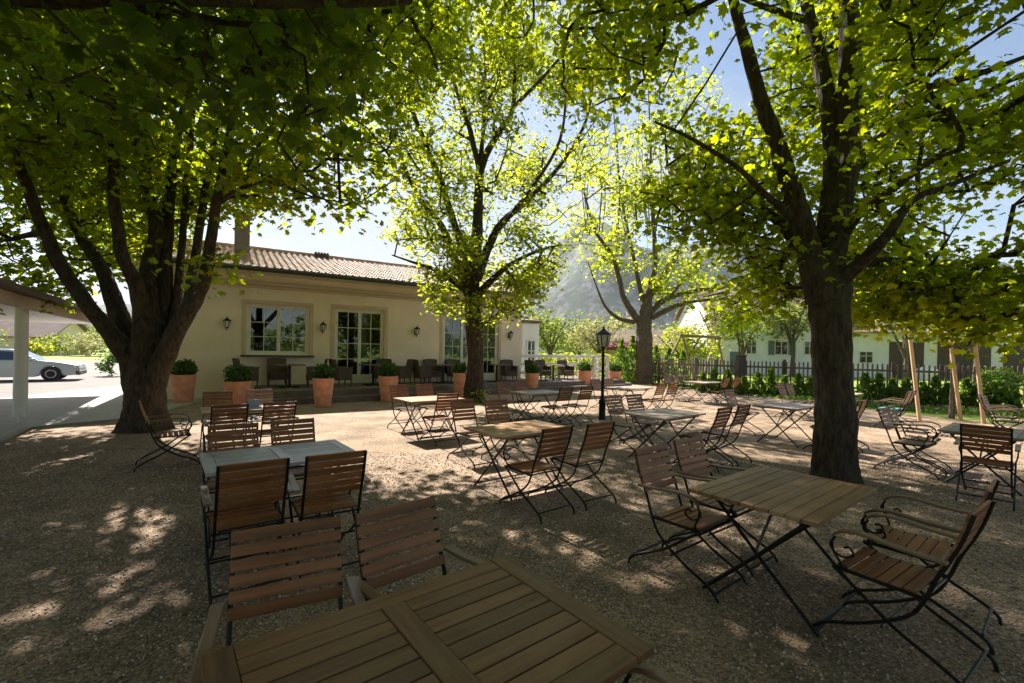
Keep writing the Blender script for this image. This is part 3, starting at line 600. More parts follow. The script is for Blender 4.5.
# --- pollarded tree by the hedge, centre right
b = gp(644, 384); Y0 = b.y
limbs = [[(b.x, b.y, -.1, .62), (b.x, b.y, .4, .5), (b.x - .05, b.y, 2.2, .46), LQ(644, 320, 0, 0.440), LQ(650, 290, 0, 0.202), LQ(655, 260, .2, 0.144), LQ(652, 200, .4, 0.101), LQ(650, 130, .5, 0.050), LQ(648, 80, .5, 0.022)],
  [LQ(640, 322, 0, 0.216), LQ(625, 300, -.3, 0.158), LQ(618, 275, -.5, 0.130), LQ(612, 255, -.8, 0.108), LQ(596, 232, -1.1, 0.086), LQ(586, 200, -1.3, 0.058), LQ(576, 160, -1.5, 0.029)],
  [LQ(634, 322, -.1, 0.144), LQ(618, 318, -.5, 0.108), LQ(605, 306, -.8, 0.072), LQ(596, 285, -1, 0.043), LQ(588, 262, -1.2, 0.022)],
  [LQ(650, 312, .1, 0.216), LQ(668, 298, .4, 0.158), LQ(700, 290, .7, 0.115), LQ(722, 288, .9, 0.079), LQ(740, 280, 1.0, 0.043)],
  [LQ(652, 318, -.2, 0.158), LQ(676, 306, -.5, 0.122), LQ(705, 300, -.8, 0.079), LQ(735, 300, -1, 0.043)],
  [LQ(648, 300, .2, 0.180), LQ(672, 262, .6, 0.115), LQ(690, 220, .9, 0.079), LQ(700, 160, 1.1, 0.043), LQ(706, 110, 1.2, 0.022)],
  [LQ(642, 300, 0, 0.144), LQ(632, 250, .3, 0.101), LQ(622, 200, .6, 0.072), LQ(616, 140, .8, 0.036), LQ(612, 90, .9, 0.022)],
  [LQ(668, 298, .3, 0.108), LQ(700, 262, .3, 0.072), LQ(724, 232, .3, 0.050), LQ(735, 200, .3, 0.029)]]
for i_ in range(30):
    x0_ = random.uniform(578, 715); limbs.append([LQ(x0_, 235, random.uniform(-1, 1), .045), LQ(x0_ + random.uniform(-8, 8), 190, random.uniform(-1, 1), .03), LQ(x0_ + random.uniform(-14, 14), random.uniform(110, 150), random.uniform(-1, 1), .012)])
blobs = [B(645, 235, Y0, 3.8, 3.0, 3.4), B(700, 245, Y0, 2.6, 2.4, 2.2), B(640, 160, Y0, 3.6, 3, 3), B(725, 285, Y0, 1.8, 1.8, 1.3, 1.3), B(600, 235, Y0 - 1, 1.4, 1.6, 2, .8), B(690, 120, Y0, 2.6, 2.4, 2.6, .7), B(600, 300, Y0 - .8, 1.2, 1.2, .8, 1), B(690, 290, Y0, 2.4, 2, 1.0, 1.6), ((3.6, 22.6, 8.6), (3.2, 2.5, 2.6), .7)]  # last sparse lobe added to throw dappled shade on the gravel
tree('pollard_tree', 'pollarded tree with thin upright shoots standing beside the wooden swing frame', tuple(b), limbs, blobs, 1050, 8, .14, M['leaf_light'], M['bark_grey'], thr=.02, freq=.5, spread=.28)

# --- young staked tree at the right
b = gp(953, 417); b.y = 13.0; b.x = (953 - 512) / F * 13.0; Y0 = b.y
limbs = [[(b.x, b.y, -.05, .075), (b.x, b.y, 1.6, .06), LQ(948, 310, 0, .05), LQ(945, 270, 0, .04), LQ(944, 220, 0, .02)], [LQ(948, 312, 0, .04), LQ(975, 290, .3, .025), LQ(1000, 275, .5, .015)], [LQ(947, 300, 0, .04), LQ(918, 280, -.2, .025), LQ(898, 262, -.3, .015)]]
blobs = [B(945, 285, Y0, 1.5, 1.3, .9), B(990, 300, Y0, 1.2, 1.1, .7), B(900, 290, Y0, 1.0, 1, .6), B(1010, 330, Y0 + .5, .7, .7, .4)]
tree('young_tree', 'young grey-stemmed tree held between three pale wooden stakes', tuple(b), limbs, blobs, 170, 9, .15, M['leaf'], M['bark_grey'], thr=-.1)
# --- sapling in front of the picket fence
b = gp(739, 389); Y0 = b.y
limbs = [[(b.x, b.y, -.05, .05), (b.x, b.y, 1.6, .04), LQ(738, 335, 0, .035), LQ(737, 312, 0, .015)]]
blobs = [B(738, 312, Y0, .85, .8, .75), B(730, 322, Y0, .5, .5, .4)]
tree('sapling', 'thin sapling with a small leafy head by the dark fence post', tuple(b), limbs, blobs, 34, 9, .2, M['leaf'], M['bark_grey'], thr=-1)
b = gp(711, 384)
limbs = [[(b.x, b.y, -.05, .03), (b.x, b.y, 1.0, .02), (b.x, b.y, 1.9, .012)]]
tree('sapling', 'small bright green shrubby sapling right of the swing frame', tuple(b), limbs, [((b.x, b.y, 1.9), (.22, .22, .5))], 6, 7, .15, M['leaf_light'], M['bark_grey'], thr=-1)

# --- background trees and bushes
def bush(name, label, base, rx, ry, rz, n, size, leaf, group=None, cat='bush', zc=None, trunk=True, thr=-.2, freq=.8):
    root = empty(name, base); tag(root, label, cat, group)
    bl = [((0, 0, zc if zc else rz), (rx, ry, rz))]
    for _ in range(4): bl.append(((random.uniform(-.5, .5) * rx, random.uniform(-.5, .5) * ry, (zc or rz) + random.uniform(-.3, .35) * rz), (rx * .6, ry * .6, rz * .55)))
    P = []; off = random.uniform(0, 99)
    while len(P) < n:
        q = bl[rng.integers(len(bl))]; d = rng.normal(size=3); d /= np.linalg.norm(d); r = rng.uniform(.3, 1) ** .5
        p = np.array(q[0]) + d * r * np.array(q[1])
        if p[2] > .02 and noise.noise(Vector(p * freq) + Vector((off, 0, 0))) > thr: P.append(p)
    V, Fq = leaves(np.array(P), size, False, droop=0, upb=.5)
    o = bpy.data.objects.new('crown' if trunk else 'foliage', np_mesh('crown', V, Fq, leaf)); col.objects.link(o); o.parent = root
    if trunk:
        m = MB(); h = (zc or rz)
        m.tube([(0, 0, -.1), (.05 * rx, 0, h * .45), (0, 0, h)], [.05 * rx + .05, .04 * rx + .04, .03], 8)
        for k in range(7):
            a = k * .9 + random.random(); m.tube([(0, 0, h * random.uniform(.35, .6)), (math.cos(a) * rx * .4, math.sin(a) * ry * .4, h * .95), (math.cos(a) * rx * .75, math.sin(a) * ry * .75, h + rz * .4)], [.035 * rx, .022 * rx, .01 * rx], 5)
        m.build('trunk', M['bark_grey'], root, smooth=True)
    return root
def at_px(px, Y): return (((px - 512) * CR) * Y / F, Y, 0)
for i, (px, Y, rx, rz, zc, n, sz, lf, lb) in enumerate([
    (550, 38, 2.2, 2.2, 3.4, 1500, .26, 'leaf_far', 'dark-limbed fruit tree just right of the cream building'),
    (598, 44, 3.2, 2.4, 3.6, 1900, .26, 'blossom', 'pale blossoming fruit tree left of the street lamp'),
    (628, 52, 3.0, 2.6, 4.2, 1600, .28, 'blossom', 'blossoming tree behind the low maroon-awning house'),
    (578, 62, 4.5, 3.4, 4.4, 2000, .34, 'leaf_far', 'wide pale green tree farthest back under the mountain'),
    (684, 34, 2.6, 2.2, 2.3, 2600, .22, 'yellow_leaf', 'bright yellow-green tree behind the swing frame'),
    (716, 40, 2.4, 3.0, 4.6, 1500, .24, 'blossom', 'blossoming tree at the left corner of the white house'),
    (792, 40, 3.0, 2.6, 5.4, 1600, .26, 'leaf_far', 'pale leafy tree in front of the white house roof'),
    (872, 44, 3.6, 2.4, 5.6, 1500, .28, 'blossom', 'pale blossoming tree between the white house and the barn'),
    (742, 36, 2.0, 1.5, 3.9, 1100, .22, 'leaf_far', 'small leafy tree before the left windows of the white house'),
    (905, 33, 2.6, 1.6, 4.6, 1500, .24, 'leaf_far', 'green tree between the fence and the barn, right of the big trunk'),
    (975, 34, 2.6, 1.5, 4.8, 1500, .24, 'leaf_light', 'bright green tree in front of the barn behind the stakes'),
    (960, 46, 4.2, 3.2, 6.0, 2200, .3, 'leaf_far', 'broad tree rising over the barn roof'),
    (1040, 34, 3.6, 3.0, 5.0, 2200, .28, 'leaf_far', 'leafy tree at the right edge beyond the fence')]):
    bush('fruit_tree', lb, at_px(px, Y), rx, rx * .9, rz, n, sz, M[lf], 'trees beyond the courtyard', 'tree', zc)
for px, Y, rx, rz, n, lf, lb in [(42, 62, 1.9, 1.6, 900, 'yellow_leaf', 'yellow flowering bush left beside the gabled garage'), (64, 66, 3.4, 1.9, 1300, 'leaf_far', 'olive hedge bush beyond the lawn left of the big trunk'),
    (90, 64, 3.4, 2.1, 1300, 'blossom', 'pale twiggy bush beyond the lawn right of the car'), (108, 68, 3.4, 2.4, 1100, 'leaf_far', 'olive bush beyond the lawn half behind the big trunk'), (-20, 60, 4, 2.4, 1300, 'leaf_far', 'bush beyond the road at the left edge')]:
    bush('bush', lb, at_px(px, Y), rx, rx * .8, rz, n, .3, M[lf], 'bushes beyond the lawn', 'bush', rz * .8, False)
bush('bush', 'round dark green shrub at the foot of the building behind the trunk', gp(113, 376), .75, .7, .75, 900, .13, M['box_leaf'], None, 'bush', .7, False)
bush('bush', 'dark green climber bush against the picket fence at the right edge', tuple(gp(1000, 410)), .8, .7, .8, 900, .12, M['thuja'], None, 'bush', .8, False)
for k, (x0, x1, Y, h) in enumerate([(528, 620, 29, 1.62)]):
    a_, b_ = at_px(x0, Y), at_px(x1, Y); root = empty('clipped_hedge', a_); tag(root, 'low clipped hedge in fresh green behind the white railing', 'hedge')
    n = 5200; P = np.stack([rng.uniform(0, b_[0] - a_[0], n), rng.normal(0, .35, n), rng.uniform(.1, h, n) ** 1 + 0], 1); P[:, 2] += .12 * np.sin(P[:, 0] * 3)
    V, Fq = leaves(P, .15, False, 0, .4); o = bpy.data.objects.new('foliage', np_mesh('foliage', V, Fq, M['yellow_leaf'])); col.objects.link(o); o.parent = root

# far woods: bands of foliage nobody could count
def wood_band(name, px0, px1, Y, h, n, sz, lf, seed):
    r_ = np.random.default_rng(seed); x0 = (px0 - 512) * abs(Y) / F; x1 = (px1 - 512) * abs(Y) / F
    x = r_.uniform(x0, x1, n); hh = h * (.65 + .35 * np.sin(x * .55 + seed) * np.sin(x * .23 + 2 * seed) + .15 * np.sin(x * 1.7)); z = hh * r_.uniform(0, 1, n) ** .6
    P = np.stack([x, Y + r_.normal(0, 1.6, n), np.maximum(z, .1)], 1)
    V, Fq = leaves(P, sz, False, 0, .4); o = bpy.data.objects.new(name, np_mesh(name, V, Fq, M[lf])); col.objects.link(o); tag(o, kind='stuff')
    o['label'] = 'distant band of trees and bushes along the skyline'; o['category'] = 'wood'; return o
wood_band('far_wood', -300, 200, 100, 7.5, 9000, .75, 'leaf_far', 1)
wood_band('far_wood', 500, 900, 120, 13, 9000, .9, 'leaf_far', 2)
wood_band('far_wood', -900, 2000, -34, 7, 9000, 1.1, 'leaf_far', 5)  # added out of view behind the camera for the window reflections
wood_band('far_wood', 860, 1400, 90, 11, 9000, .75, 'leaf_far', 3)

# ------------------------------------------------------------------ conifer hedge, fence
def thuja(loc, h, r, label, n):
    root = empty('thuja', loc); tag(root, label, 'thuja', 'thujas along the fence')
    z = rng.uniform(0.03, 1, n) ** 1.15; rr = r * np.minimum(1, (1 - z) * 1.5 + .06) * np.minimum(1, z * 6 + .55) * rng.uniform(.55, 1.08, n); an = rng.uniform(0, 2 * np.pi, n)
    lump = 1 + .18 * np.sin(an * 3 + z * 9 + loc[0])
    P = np.stack([rr * lump * np.cos(an), rr * lump * np.sin(an), z * h], 1)
    V, Fq = leaves(P, .11 + .03 * h / 1.5, False, droop=-1.3, upb=.1)
    o = bpy.data.objects.new('foliage', np_mesh('foliage', V, Fq, M['thuja'])); col.objects.link(o); o.parent = root
    m = MB(); m.tube([(0, 0, -.05), (0, 0, h * .8)], [.04, .015], 6); m.build('stem', M['bark'], root)
hx = [(6.35, 26.2, 2.5), (6.95, 26.0, 2.7), (7.9, 27.0, 2.4), (8.6, 26.9, 2.2), (9.2, 26.4, 2.1), (9.8, 25.8, 1.9)]
for i, (x, y, h) in enumerate(hx):
    thuja((x, y, 0), h, .38, 'tall narrow thuja, ' + ['first', 'second', 'third', 'fourth', 'fifth', 'sixth'][i] + ' from the left behind the pollarded tree', 620)
ords = ['first', 'second', 'third', 'fourth', 'fifth', 'sixth', 'seventh', 'eighth', 'ninth', 'tenth', 'eleventh', 'twelfth', 'thirteenth']
pxs = [703, 715, 728, 744, 758, 771, 785, 799, 811, 866, 880, 893, 907, 924, 936, 948, 967, 981, 996, 1014]
hedge_line = lambda px: np.interp(px, [700, 750, 820, 870, 950, 1010], [20.6, 19.4, 18.6, 17.8, 16.4, 15.6])
for i, px in enumerate(pxs):
    Y = hedge_line(px); h = random.uniform(.75, 1.15)
    if px < 830: lb = 'low thuja, %s from the left between the swing frame and the big right trunk' % ords[i]
    else: lb = 'low thuja, %s from the left between the big right trunk and the frame edge' % ords[i - 9]
    thuja(((px - 512) / F * Y, Y, 0), h, random.uniform(.2, .27), lb, 520)
# bed ground cover
gc = rng.uniform(0, 1, (3800, 2)); t_ = gc[:, 0]
P = np.stack([np.interp(t_, [0, .3, .6, 1], [8.6, 11.2, 13.2, 19]), np.interp(t_, [0, .3, .6, 1], [24.4, 18.8, 14.9, 13.2]), np.full(3800, .005)], 1) + np.stack([rng.normal(0, .45, 3800), rng.normal(0, .45, 3800), rng.uniform(0, .05, 3800)], 1)
V, Fq = leaves(P, .12, False, droop=-1.2, upb=.3)
o = bpy.data.objects.new('grass', np_mesh('grass', V, Fq, M['grassb'])); col.objects.link(o); tag(o, 'short grass fringe along the edge of the gravel', 'grass', kind='stuff')

def fence(P0, P1, label, h=1.5, step=.165, posts=6):
    P0, P1 = Vector(P0), Vector(P1); d = (P1 - P0); Ln = d.length; root = empty('picket_fence', P0, math.atan2(d.y, d.x)); tag(root, label, 'fence')
    m = MB(); k = 0; x = 0.05
    while x < Ln:
        hh = h + random.uniform(-.03, .03); wd = .062
        m.prism([(x - wd / 2, -.012), (x + wd / 2, -.012), (x + wd / 2, .012), (x - wd / 2, .012)], .08, hh - .05)
        m.add([(x - wd / 2, -.012, hh - .05), (x + wd / 2, -.012, hh - .05), (x + wd / 2, .012, hh - .05), (x - wd / 2, .012, hh - .05), (x, -.012, hh), (x, .012, hh)], [(0, 1, 4), (3, 5, 2), (1, 2, 5, 4), (0, 4, 5, 3)])
        x += step
    m.build('pickets', M['fence'], root)
    for z in (.4, h - .3): r_ = MB(); r_.box((Ln / 2, .045, z), (Ln, .06, .08)); r_.build('rail', M['fence'], root)
    for i in range(posts):
        p = MB(); p.box((Ln * (i + .5) / posts, .14, (h + .08) / 2), (.12, .12, h + .08)); p.build('post', M['fence'], root, bevel=.01)
    return root
fa = (6.6, 29.5, 0); fb = (10.2, 22.5, 0); fc = (18.5, 17.3, 0); fd = (26, 13.8, 0)
fence(fa, fb, 'weathered picket fence running behind the swing frame towards the corner post', posts=3)
fence(fb, fc, 'weathered picket fence behind the low thujas in front of the white house', posts=5)
fence(fc, fd, 'weathered picket fence at the right edge in front of the lawn and barn', posts=3)
m = MB(); c = gp(739, 388); cx, cyy = 11.0, 21.6; m.box((cx, cyy, .85), (.34, .34, 1.7)); m.box((cx, cyy, 1.73), (.4, .4, .06)); o = m.build('gate_post', M['dark_wood'], bevel=.015); tag(o, 'thick dark square wooden post in front of the picket fence', 'post')

# stakes of the young tree
for i, (px, py, pt_, lb) in enumerate([(920, 422, 911, 'pale round tree stake, leftmost of the three at the young tree'), (961, 421, 951, 'pale round tree stake, middle of the three at the young tree'), (984, 424, 976, 'pale round tree stake, rightmost of the three at the young tree')]):
    g = gp(px, py); top = pt(pt_, 332, g.y); m = MB(); m.tube([(0, 0, -.05), Vector((top.x - g.x, .05, 2.45))], [.047, .042], 10); o = m.build('tree_stake', M['post_wood'], smooth=True); o.location = (g.x, g.y, 0); tag(o, lb, 'stake', 'stakes of the young tree')

# swing frame
Ys = 28.0; root = empty('swing_frame', tuple(gp(690, 380))); ro = root.location; tag(root, 'wooden A-frame swing stand in front of the yellow-green bushes', 'swing frame')
tl = pt(682, 335.5, Ys); tr = pt(717, 337.5, Ys)
m = MB(); m.tube([tl - ro + Vector((-.15, 0, 0)), tr - ro + Vector((.15, 0, 0))], .09, 8); m.build('beam', M['swing_wood'], root, smooth=True)
for p, fx in ((tl, -1.6), (tl, 1.15), (tr, -1.15), (tr, 1.0)):
    m = MB(); m.tube([p - ro + Vector((0, 0, .1)), Vector((p.x + fx, Ys + (-.5 if fx < 0 else .7), 0)) - ro], .075, 8); m.build('leg', M['swing_wood'], root, smooth=True)
# plank bench by the swing
g = gp(688, 388); root = empty('plank_bench', (g.x, g.y, 0)); tag(root, 'pale plank bench standing behind the far tables below the swing frame', 'bench')
m = MB(); m.box((0, 0, .62), (1.5, .34, .05)); m.build('seat', M['post_wood'], root, bevel=.005)
for sx_ in (-.6, .6): m = MB(); m.box((sx_, 0, .295), (.07, .28, .59)); m.build('leg', M['post_wood'], root, bevel=.005)

# ------------------------------------------------------------------ the restaurant building
F0 = gp(167, 399.5); AZ = R(32)
bd = empty('restaurant_building', (F0.x, F0.y, 0), AZ); tag(bd, 'single-storey cream restaurant building with tiled roof and white-framed windows', 'building')
X0, X1, ZT = -.9, 13.35, 4.32
ops = [(2.13, 4.11, 1.45, 3.21), (4.98, 6.85, .40, 3.24), (9.35, 12.1, .40, 3.2)]
m = MB(); xs = X0; D = 8.5
for a_, b_, z0, z1 in ops:
    m.box(((xs + a_) / 2, .16, ZT / 2), (a_ - xs, .32, ZT)); m.box(((a_ + b_) / 2, .16, (z1 + ZT) / 2), (b_ - a_, .32, ZT - z1))
    if z0 > .5: m.box(((a_ + b_) / 2, .16, z0 / 2), (b_ - a_, .32, z0))
    else: m.box(((a_ + b_) / 2, .16, .198), (b_ - a_, .32, .396))
    xs = b_
m.box(((xs + X1) / 2, .16, ZT / 2), (X1 - xs, .32, ZT))
m.box((X0 + .15, D / 2 + .32, ZT / 2), (.3, D, ZT)); m.box((X1 - .15, D / 2 + .32, ZT / 2), (.3, D, ZT)); m.box(((X0 + X1) / 2, D + .17, ZT / 2), (X1 - X0 - .61, .3, ZT))
wl = m.build('wall', M['plaster'], bd)
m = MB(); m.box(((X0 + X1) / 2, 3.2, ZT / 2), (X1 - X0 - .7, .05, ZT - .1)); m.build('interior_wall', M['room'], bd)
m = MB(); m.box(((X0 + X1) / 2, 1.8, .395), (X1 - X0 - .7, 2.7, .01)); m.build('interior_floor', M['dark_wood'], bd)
# cornice and soffit
m = MB(); m.box(((X0 + X1) / 2, -.07, 3.90), (X1 - X0 + .06, .14, .10)); m.box(((X0 + X1) / 2, -.035, 3.80), (X1 - X0 + .03, .07, .095)); m.build('cornice', M['plaster_trim'], bd, bevel=.01)
m = MB(); m.box(((X0 + X1) / 2, -.25, 4.24), (X1 - X0 + 1.1, .5, .04)); m.build('soffit', M['white'], bd)
# roof of corrugated tile rows
ov = .62; rx0, rx1 = X0 - .55, X1 + .75; ey, ez, ry_, rz_ = -ov, 4.36, 4.6, 5.92
n1 = 520; n2 = 17; vs = []; fs = []
for j in range(n2 * 2):
    jj, sub = divmod(j, 2); t = (jj + (0 if sub == 0 else .985)) / n2
    for i in range(n1 + 1):
        x = rx0 + (rx1 - rx0) * i / n1; y = ey + (ry_ - ey) * t; z = ez + (rz_ - ez) * t + (.045 if sub == 0 else .012) + .035 * math.sin(x * 2 * math.pi / .235) + .008 * math.sin(jj * 7.3 + math.floor(x / .235) * 3.1)
        vs.append((x, y, z))
for j in range(n2 * 2 - 1):
    for i in range(n1): a_ = j * (n1 + 1) + i; fs.append((a_, a_ + 1, a_ + n1 + 2, a_ + n1 + 1))
m = MB(); m.add(vs, fs); rf = m.build('roof', M['tiles'], bd)
m = MB(); m.add([(rx0, ey, ez - .06), (rx1, ey, ez - .06), (rx1, ry_, rz_ - .05), (rx0, ry_, rz_ - .05), (rx1, D + .9, ez - .02), (rx0, D + .9, ez - .02)], [(0, 1, 2, 3), (3, 2, 4, 5)])
m.build('roof_boards', M['dark_wood'], bd)
m = MB(); m.tube([(rx0, ry_, rz_ + .05), (rx1, ry_, rz_ + .05)], .11, 10); m.build('ridge_cap', M['tiles'], rf, smooth=True)
m = MB(); m.tube([(rx0, ey - .07, ez - .05), (rx1, ey - .07, ez - .05)], .085, 8); m.build('gutter', M['stone_dark'], bd, smooth=True)
m = MB(); m.add([(X1 - .0, .0, ZT), (X1, D + .3, ZT), (X1, 4.6, 5.85), (X1 - .2, 0, ZT), (X1 - .2, D + .3, ZT), (X1 - .2, 4.6, 5.85)], [(0, 1, 2), (5, 4, 3), (0, 2, 5, 3), (2, 1, 4, 5), (0, 3, 4, 1)]); m.build('gable', M['plaster'], bd)
ch = MB(); ch.box((2.0, 3.0, 6.0), (.52, .62, 1.75)); ch.box((2.0, 3.0, 6.91), (.64, .74, .10)); chm = ch.build('chimney', M['chimney'], rf, bevel=.01)
m = MB(); m.box((5.15, 4.35, 5.94), (.6, .35, .16)); [m.box((4.9 + k * .125, 4.35, 6.05), (.07, .35, .07)) for k in range(5)]; m.build('roof_vent', M['dark_wood'], rf)
# windows and doors
def glazing(x0, x1, z0, z1, kind, leaves_, rows, surround=.13, curtain=None):
    root = empty(kind, (0, 0, 0)); root.parent = bd
    m = MB(); s_ = surround
    for bx in ((x0 - s_ / 2, (z0 + z1) / 2, s_, z1 - z0), (x1 + s_ / 2, (z0 + z1) / 2, s_, z1 - z0)): m.box((bx[0], -.015, bx[1]), (bx[2], .03, bx[3]))
    m.box(((x0 + x1) / 2, -.015, z1 + s_ / 2), (x1 - x0 + 2 * s_, .03, s_)); m.build('surround', M['plaster_trim'], root, bevel=.004)
    m = MB(); f = .075; yy = .12
    m.box((x0 + f / 2, yy, (z0 + z1) / 2), (f, .08, z1 - z0)); m.box((x1 - f / 2, yy, (z0 + z1) / 2), (f, .08, z1 - z0))
    m.box(((x0 + x1) / 2, yy, z1 - f / 2), (x1 - x0 - 2 * f, .08, f)); m.box(((x0 + x1) / 2, yy, z0 + f / 2), (x1 - x0 - 2 * f, .08, f))
    m.build('frame', M['white'], root, bevel=.004)
    W = (x1 - x0 - 2 * f) / leaves_
    for k in range(leaves_):
        a_ = x0 + f + W * k; b_ = a_ + W; g = .055; m = MB(); yl = .115; zb, zt = z0 + f, z1 - f
        m.box((a_ + g / 2 + .003, yl, (zb + zt) / 2), (g, .07, zt - zb - .006)); m.box((b_ - g / 2 - .003, yl, (zb + zt) / 2), (g, .07, zt - zb - .006))
        m.box(((a_ + b_) / 2, yl, zt - g / 2 - .003), (W - 2 * g - .006, .07, g)); bot = .25 if kind == 'door' else g
        m.box(((a_ + b_) / 2, yl, zb + bot / 2 + .003), (W - 2 * g - .006, .07, bot))
        m.box(((a_ + b_) / 2, yl, (zb + zt) / 2), (.022, .045, zt - zb - 2 * g))
        for q in range(1, rows): m.box(((a_ + b_) / 2, yl, zb + bot + (zt - g - zb - bot) * q / rows), (W - 2 * g, .04, .022))
        m.build('sash', M['white'], root, bevel=.003)
        m = MB(); m.box(((a_ + b_) / 2, yl + .01, (zb + zt) / 2), (W - g, .008, zt - zb - g)); m.build('pane', M['glass'], root)
    if curtain:
        for a_, b_ in curtain:
            m = MB(); n = 24; vs = []; fs = []
            for i in range(n + 1):
                x = a_ + (b_ - a_) * i / n; y = .42 + .035 * math.sin(i * 1.9)
                vs += [(x, y, z0 + .05), (x, y, z1 - .02)]
            for i in range(n): fs.append((2 * i, 2 * i + 2, 2 * i + 3, 2 * i + 1))
            m.add(vs, fs); m.build('curtain', M['curtain'], root, smooth=True)
    return root
w1 = glazing(*ops[0][:2], *ops[0][2:], 'window', 2, 3, curtain=[(2.75, 3.1), (2.2, 2.35)])
m = MB(); m.box((3.12, -.06, 1.41), (2.3, .2, .06)); m.build('sill', M['stone_dark'], w1, bevel=.004)
glazing(*ops[1][:2], *ops[1][2:], 'door', 2, 4, curtain=[(6.0, 6.25)])
glazing(*ops[2][:2], *ops[2][2:], 'door', 3, 4, curtain=[(9.45, 10.7), (11.95, 12.05)])

# wall lanterns
def lantern_geo(root, r0, r1, h, z, mtl, glass):
    m = MB(); m.lathe([(r0, z), (r1, z + h)], 6); m.build('lantern_glass', glass, root)
    m = MB()
    for k in range(6):
        an = k * math.pi / 3; m.bar((r0 * 1.03 * math.cos(an), r0 * 1.03 * math.sin(an), z), (r1 * 1.03 * math.cos(an), r1 * 1.03 * math.sin(an), z + h), r1 * .13, r1 * .13)
    m.lathe([(0.001, z - h * .16), (r0 * .5, z - h * .12), (r0 * 1.15, z - .002)], 6); m.build('lantern_cage', mtl, root)
    m = MB(); m.lathe([(r1 * 1.32, z + h), (r1 * 1.25, z + h * 1.06), (r1 * .75, z + h * 1.28), (r1 * .35, z + h * 1.42), (r1 * .3, z + h * 1.5), (r1 * .12, z + h * 1.55), (r1 * .16, z + h * 1.63), (.001, z + h * 1.78)], 12); m.build('lantern_roof', mtl, root, smooth=True)
ca, sa = math.cos(AZ), math.sin(AZ)
def bw(x, y, z=0): return (F0.x + x * ca - y * sa, F0.y + x * sa + y * ca, z)
for x, lb in ((1.57, 'black wall lantern left of the window by the big trunk'), (4.55, 'black wall lantern between the window and the glazed door'), (8.14, 'black wall lantern right of the glazed door, half behind leaves'), (12.67, 'black wall lantern at the right end of the cream facade')):
    root = empty('wall_lantern', bw(x, -.17, 2.36), AZ); tag(root, lb, 'lantern', 'wall lanterns on the facade')
    lantern_geo(root, .055, .10, .2, 0, M['lantern_metal'], M['lampglass'])
    m = MB(); m.box((0, .16, .1), (.09, .018, .26)); m.tube(spline([(0, .15, .0), (0, .1, -.08), (0, .02, -.1), (0, 0, -.03)]), .012, 6); m.build('bracket', M['lantern_metal'], root)

# annexe of the house right of the gable end, low house with maroon awning, garage, white house, barn
def block(name, label, base, rz, wd, dp, h, rh, wallm, roofm, wins=(), ovh=.5, ridge_x=True, cat='house'):
    root = empty(name, base, rz); tag(root, label, cat)
    m = MB()
    if ridge_x:
        m.add([(0, 0, 0), (wd, 0, 0), (wd, dp, 0), (0, dp, 0), (0, 0, h), (wd, 0, h), (wd, dp, h), (0, dp, h), (0, dp / 2, h + rh), (wd, dp / 2, h + rh)], [(0, 1, 5, 4), (1, 2, 6, 9, 5), (2, 3, 7, 6), (3, 0, 4, 8, 7)])
    else:
        m.add([(0, 0, 0), (wd, 0, 0), (wd, dp, 0), (0, dp, 0), (0, 0, h), (wd, 0, h), (wd, dp, h), (0, dp, h), (wd / 2, 0, h + rh), (wd / 2, dp, h + rh)], [(0, 1, 5, 8, 4), (1, 2, 6, 5), (2, 3, 7, 9, 6), (3, 0, 4, 7)])
    m.build('wall', wallm, root)
    m = MB(); th = .16
    if ridge_x:
        k = rh / (dp / 2)
        for sgn in (0, 1):
            y0, y1 = (-ovh, dp / 2) if sgn == 0 else (dp + ovh, dp / 2)
            z0 = h - k * ovh + .03; z1 = h + rh + .03
            m.add([(-ovh, y0, z0), (wd + ovh, y0, z0), (wd + ovh, y1, z1), (-ovh, y1, z1), (-ovh, y0, z0 + th), (wd + ovh, y0, z0 + th), (wd + ovh, y1, z1 + th), (-ovh, y1, z1 + th)], [(0, 1, 2, 3), (4, 5, 6, 7), (0, 1, 5, 4), (0, 3, 7, 4), (1, 2, 6, 5)])
    else:
        k = rh / (wd / 2)
        for sgn in (0, 1):
            x0, x1 = (-ovh, wd / 2) if sgn == 0 else (wd + ovh, wd / 2)
            z0 = h - k * ovh + .03; z1 = h + rh + .03
            m.add([(x0, -ovh, z0), (x0, dp + ovh, z0), (x1, dp + ovh, z1), (x1, -ovh, z1), (x0, -ovh, z0 + th), (x0, dp + ovh, z0 + th), (x1, dp + ovh, z1 + th), (x1, -ovh, z1 + th)], [(0, 1, 2, 3), (4, 5, 6, 7), (0, 1, 5, 4), (0, 3, 7, 4), (1, 2, 6, 5)])
    m.build('roof', roofm, root)
    for x, z, ww, hh, kind in wins:
        if kind == 'door': m = MB(); m.box((x, -.02, z), (ww, .06, hh)); m.build('door', M['shutter'], root); continue
        if kind == 'opening': m = MB(); m.box((x, -.02, z), (ww, .06, hh)); m.build('opening_panel', M['dark_wood'], root); continue  # dark panel stands in for the shade inside an open bay
        m = MB()
        for a_, b_, c_, d_ in ((x - ww / 2, z, .07, hh), (x + ww / 2, z, .07, hh), (x, z + hh / 2, ww + .07, .07), (x, z - hh / 2, ww + .07, .07), (x, z, .05, hh), (x, z + hh * .12, ww, .04)): m.box((a_, -.04, b_), (c_, .07, d_))
        f_ = m.build('window', M['white'], root)
        m = MB(); m.box((x, -.015, z), (ww - .05, .03, hh - .05)); m.build('pane', M['darkglass'], f_)
        if kind == 'shut':
            for s_ in (-1, 1): m = MB(); m.box((x + s_ * (ww / 2 + ww * .28), -.05, z), (ww * .46, .05, hh + .1)); m.build('shutter', M['shutter'], root)
    return root
YH = 42
hx0 = (709 - 512) / F * YH
def hw(px, py): p = pt(px, py, YH); return p.x - hx0, p.z
wins = []
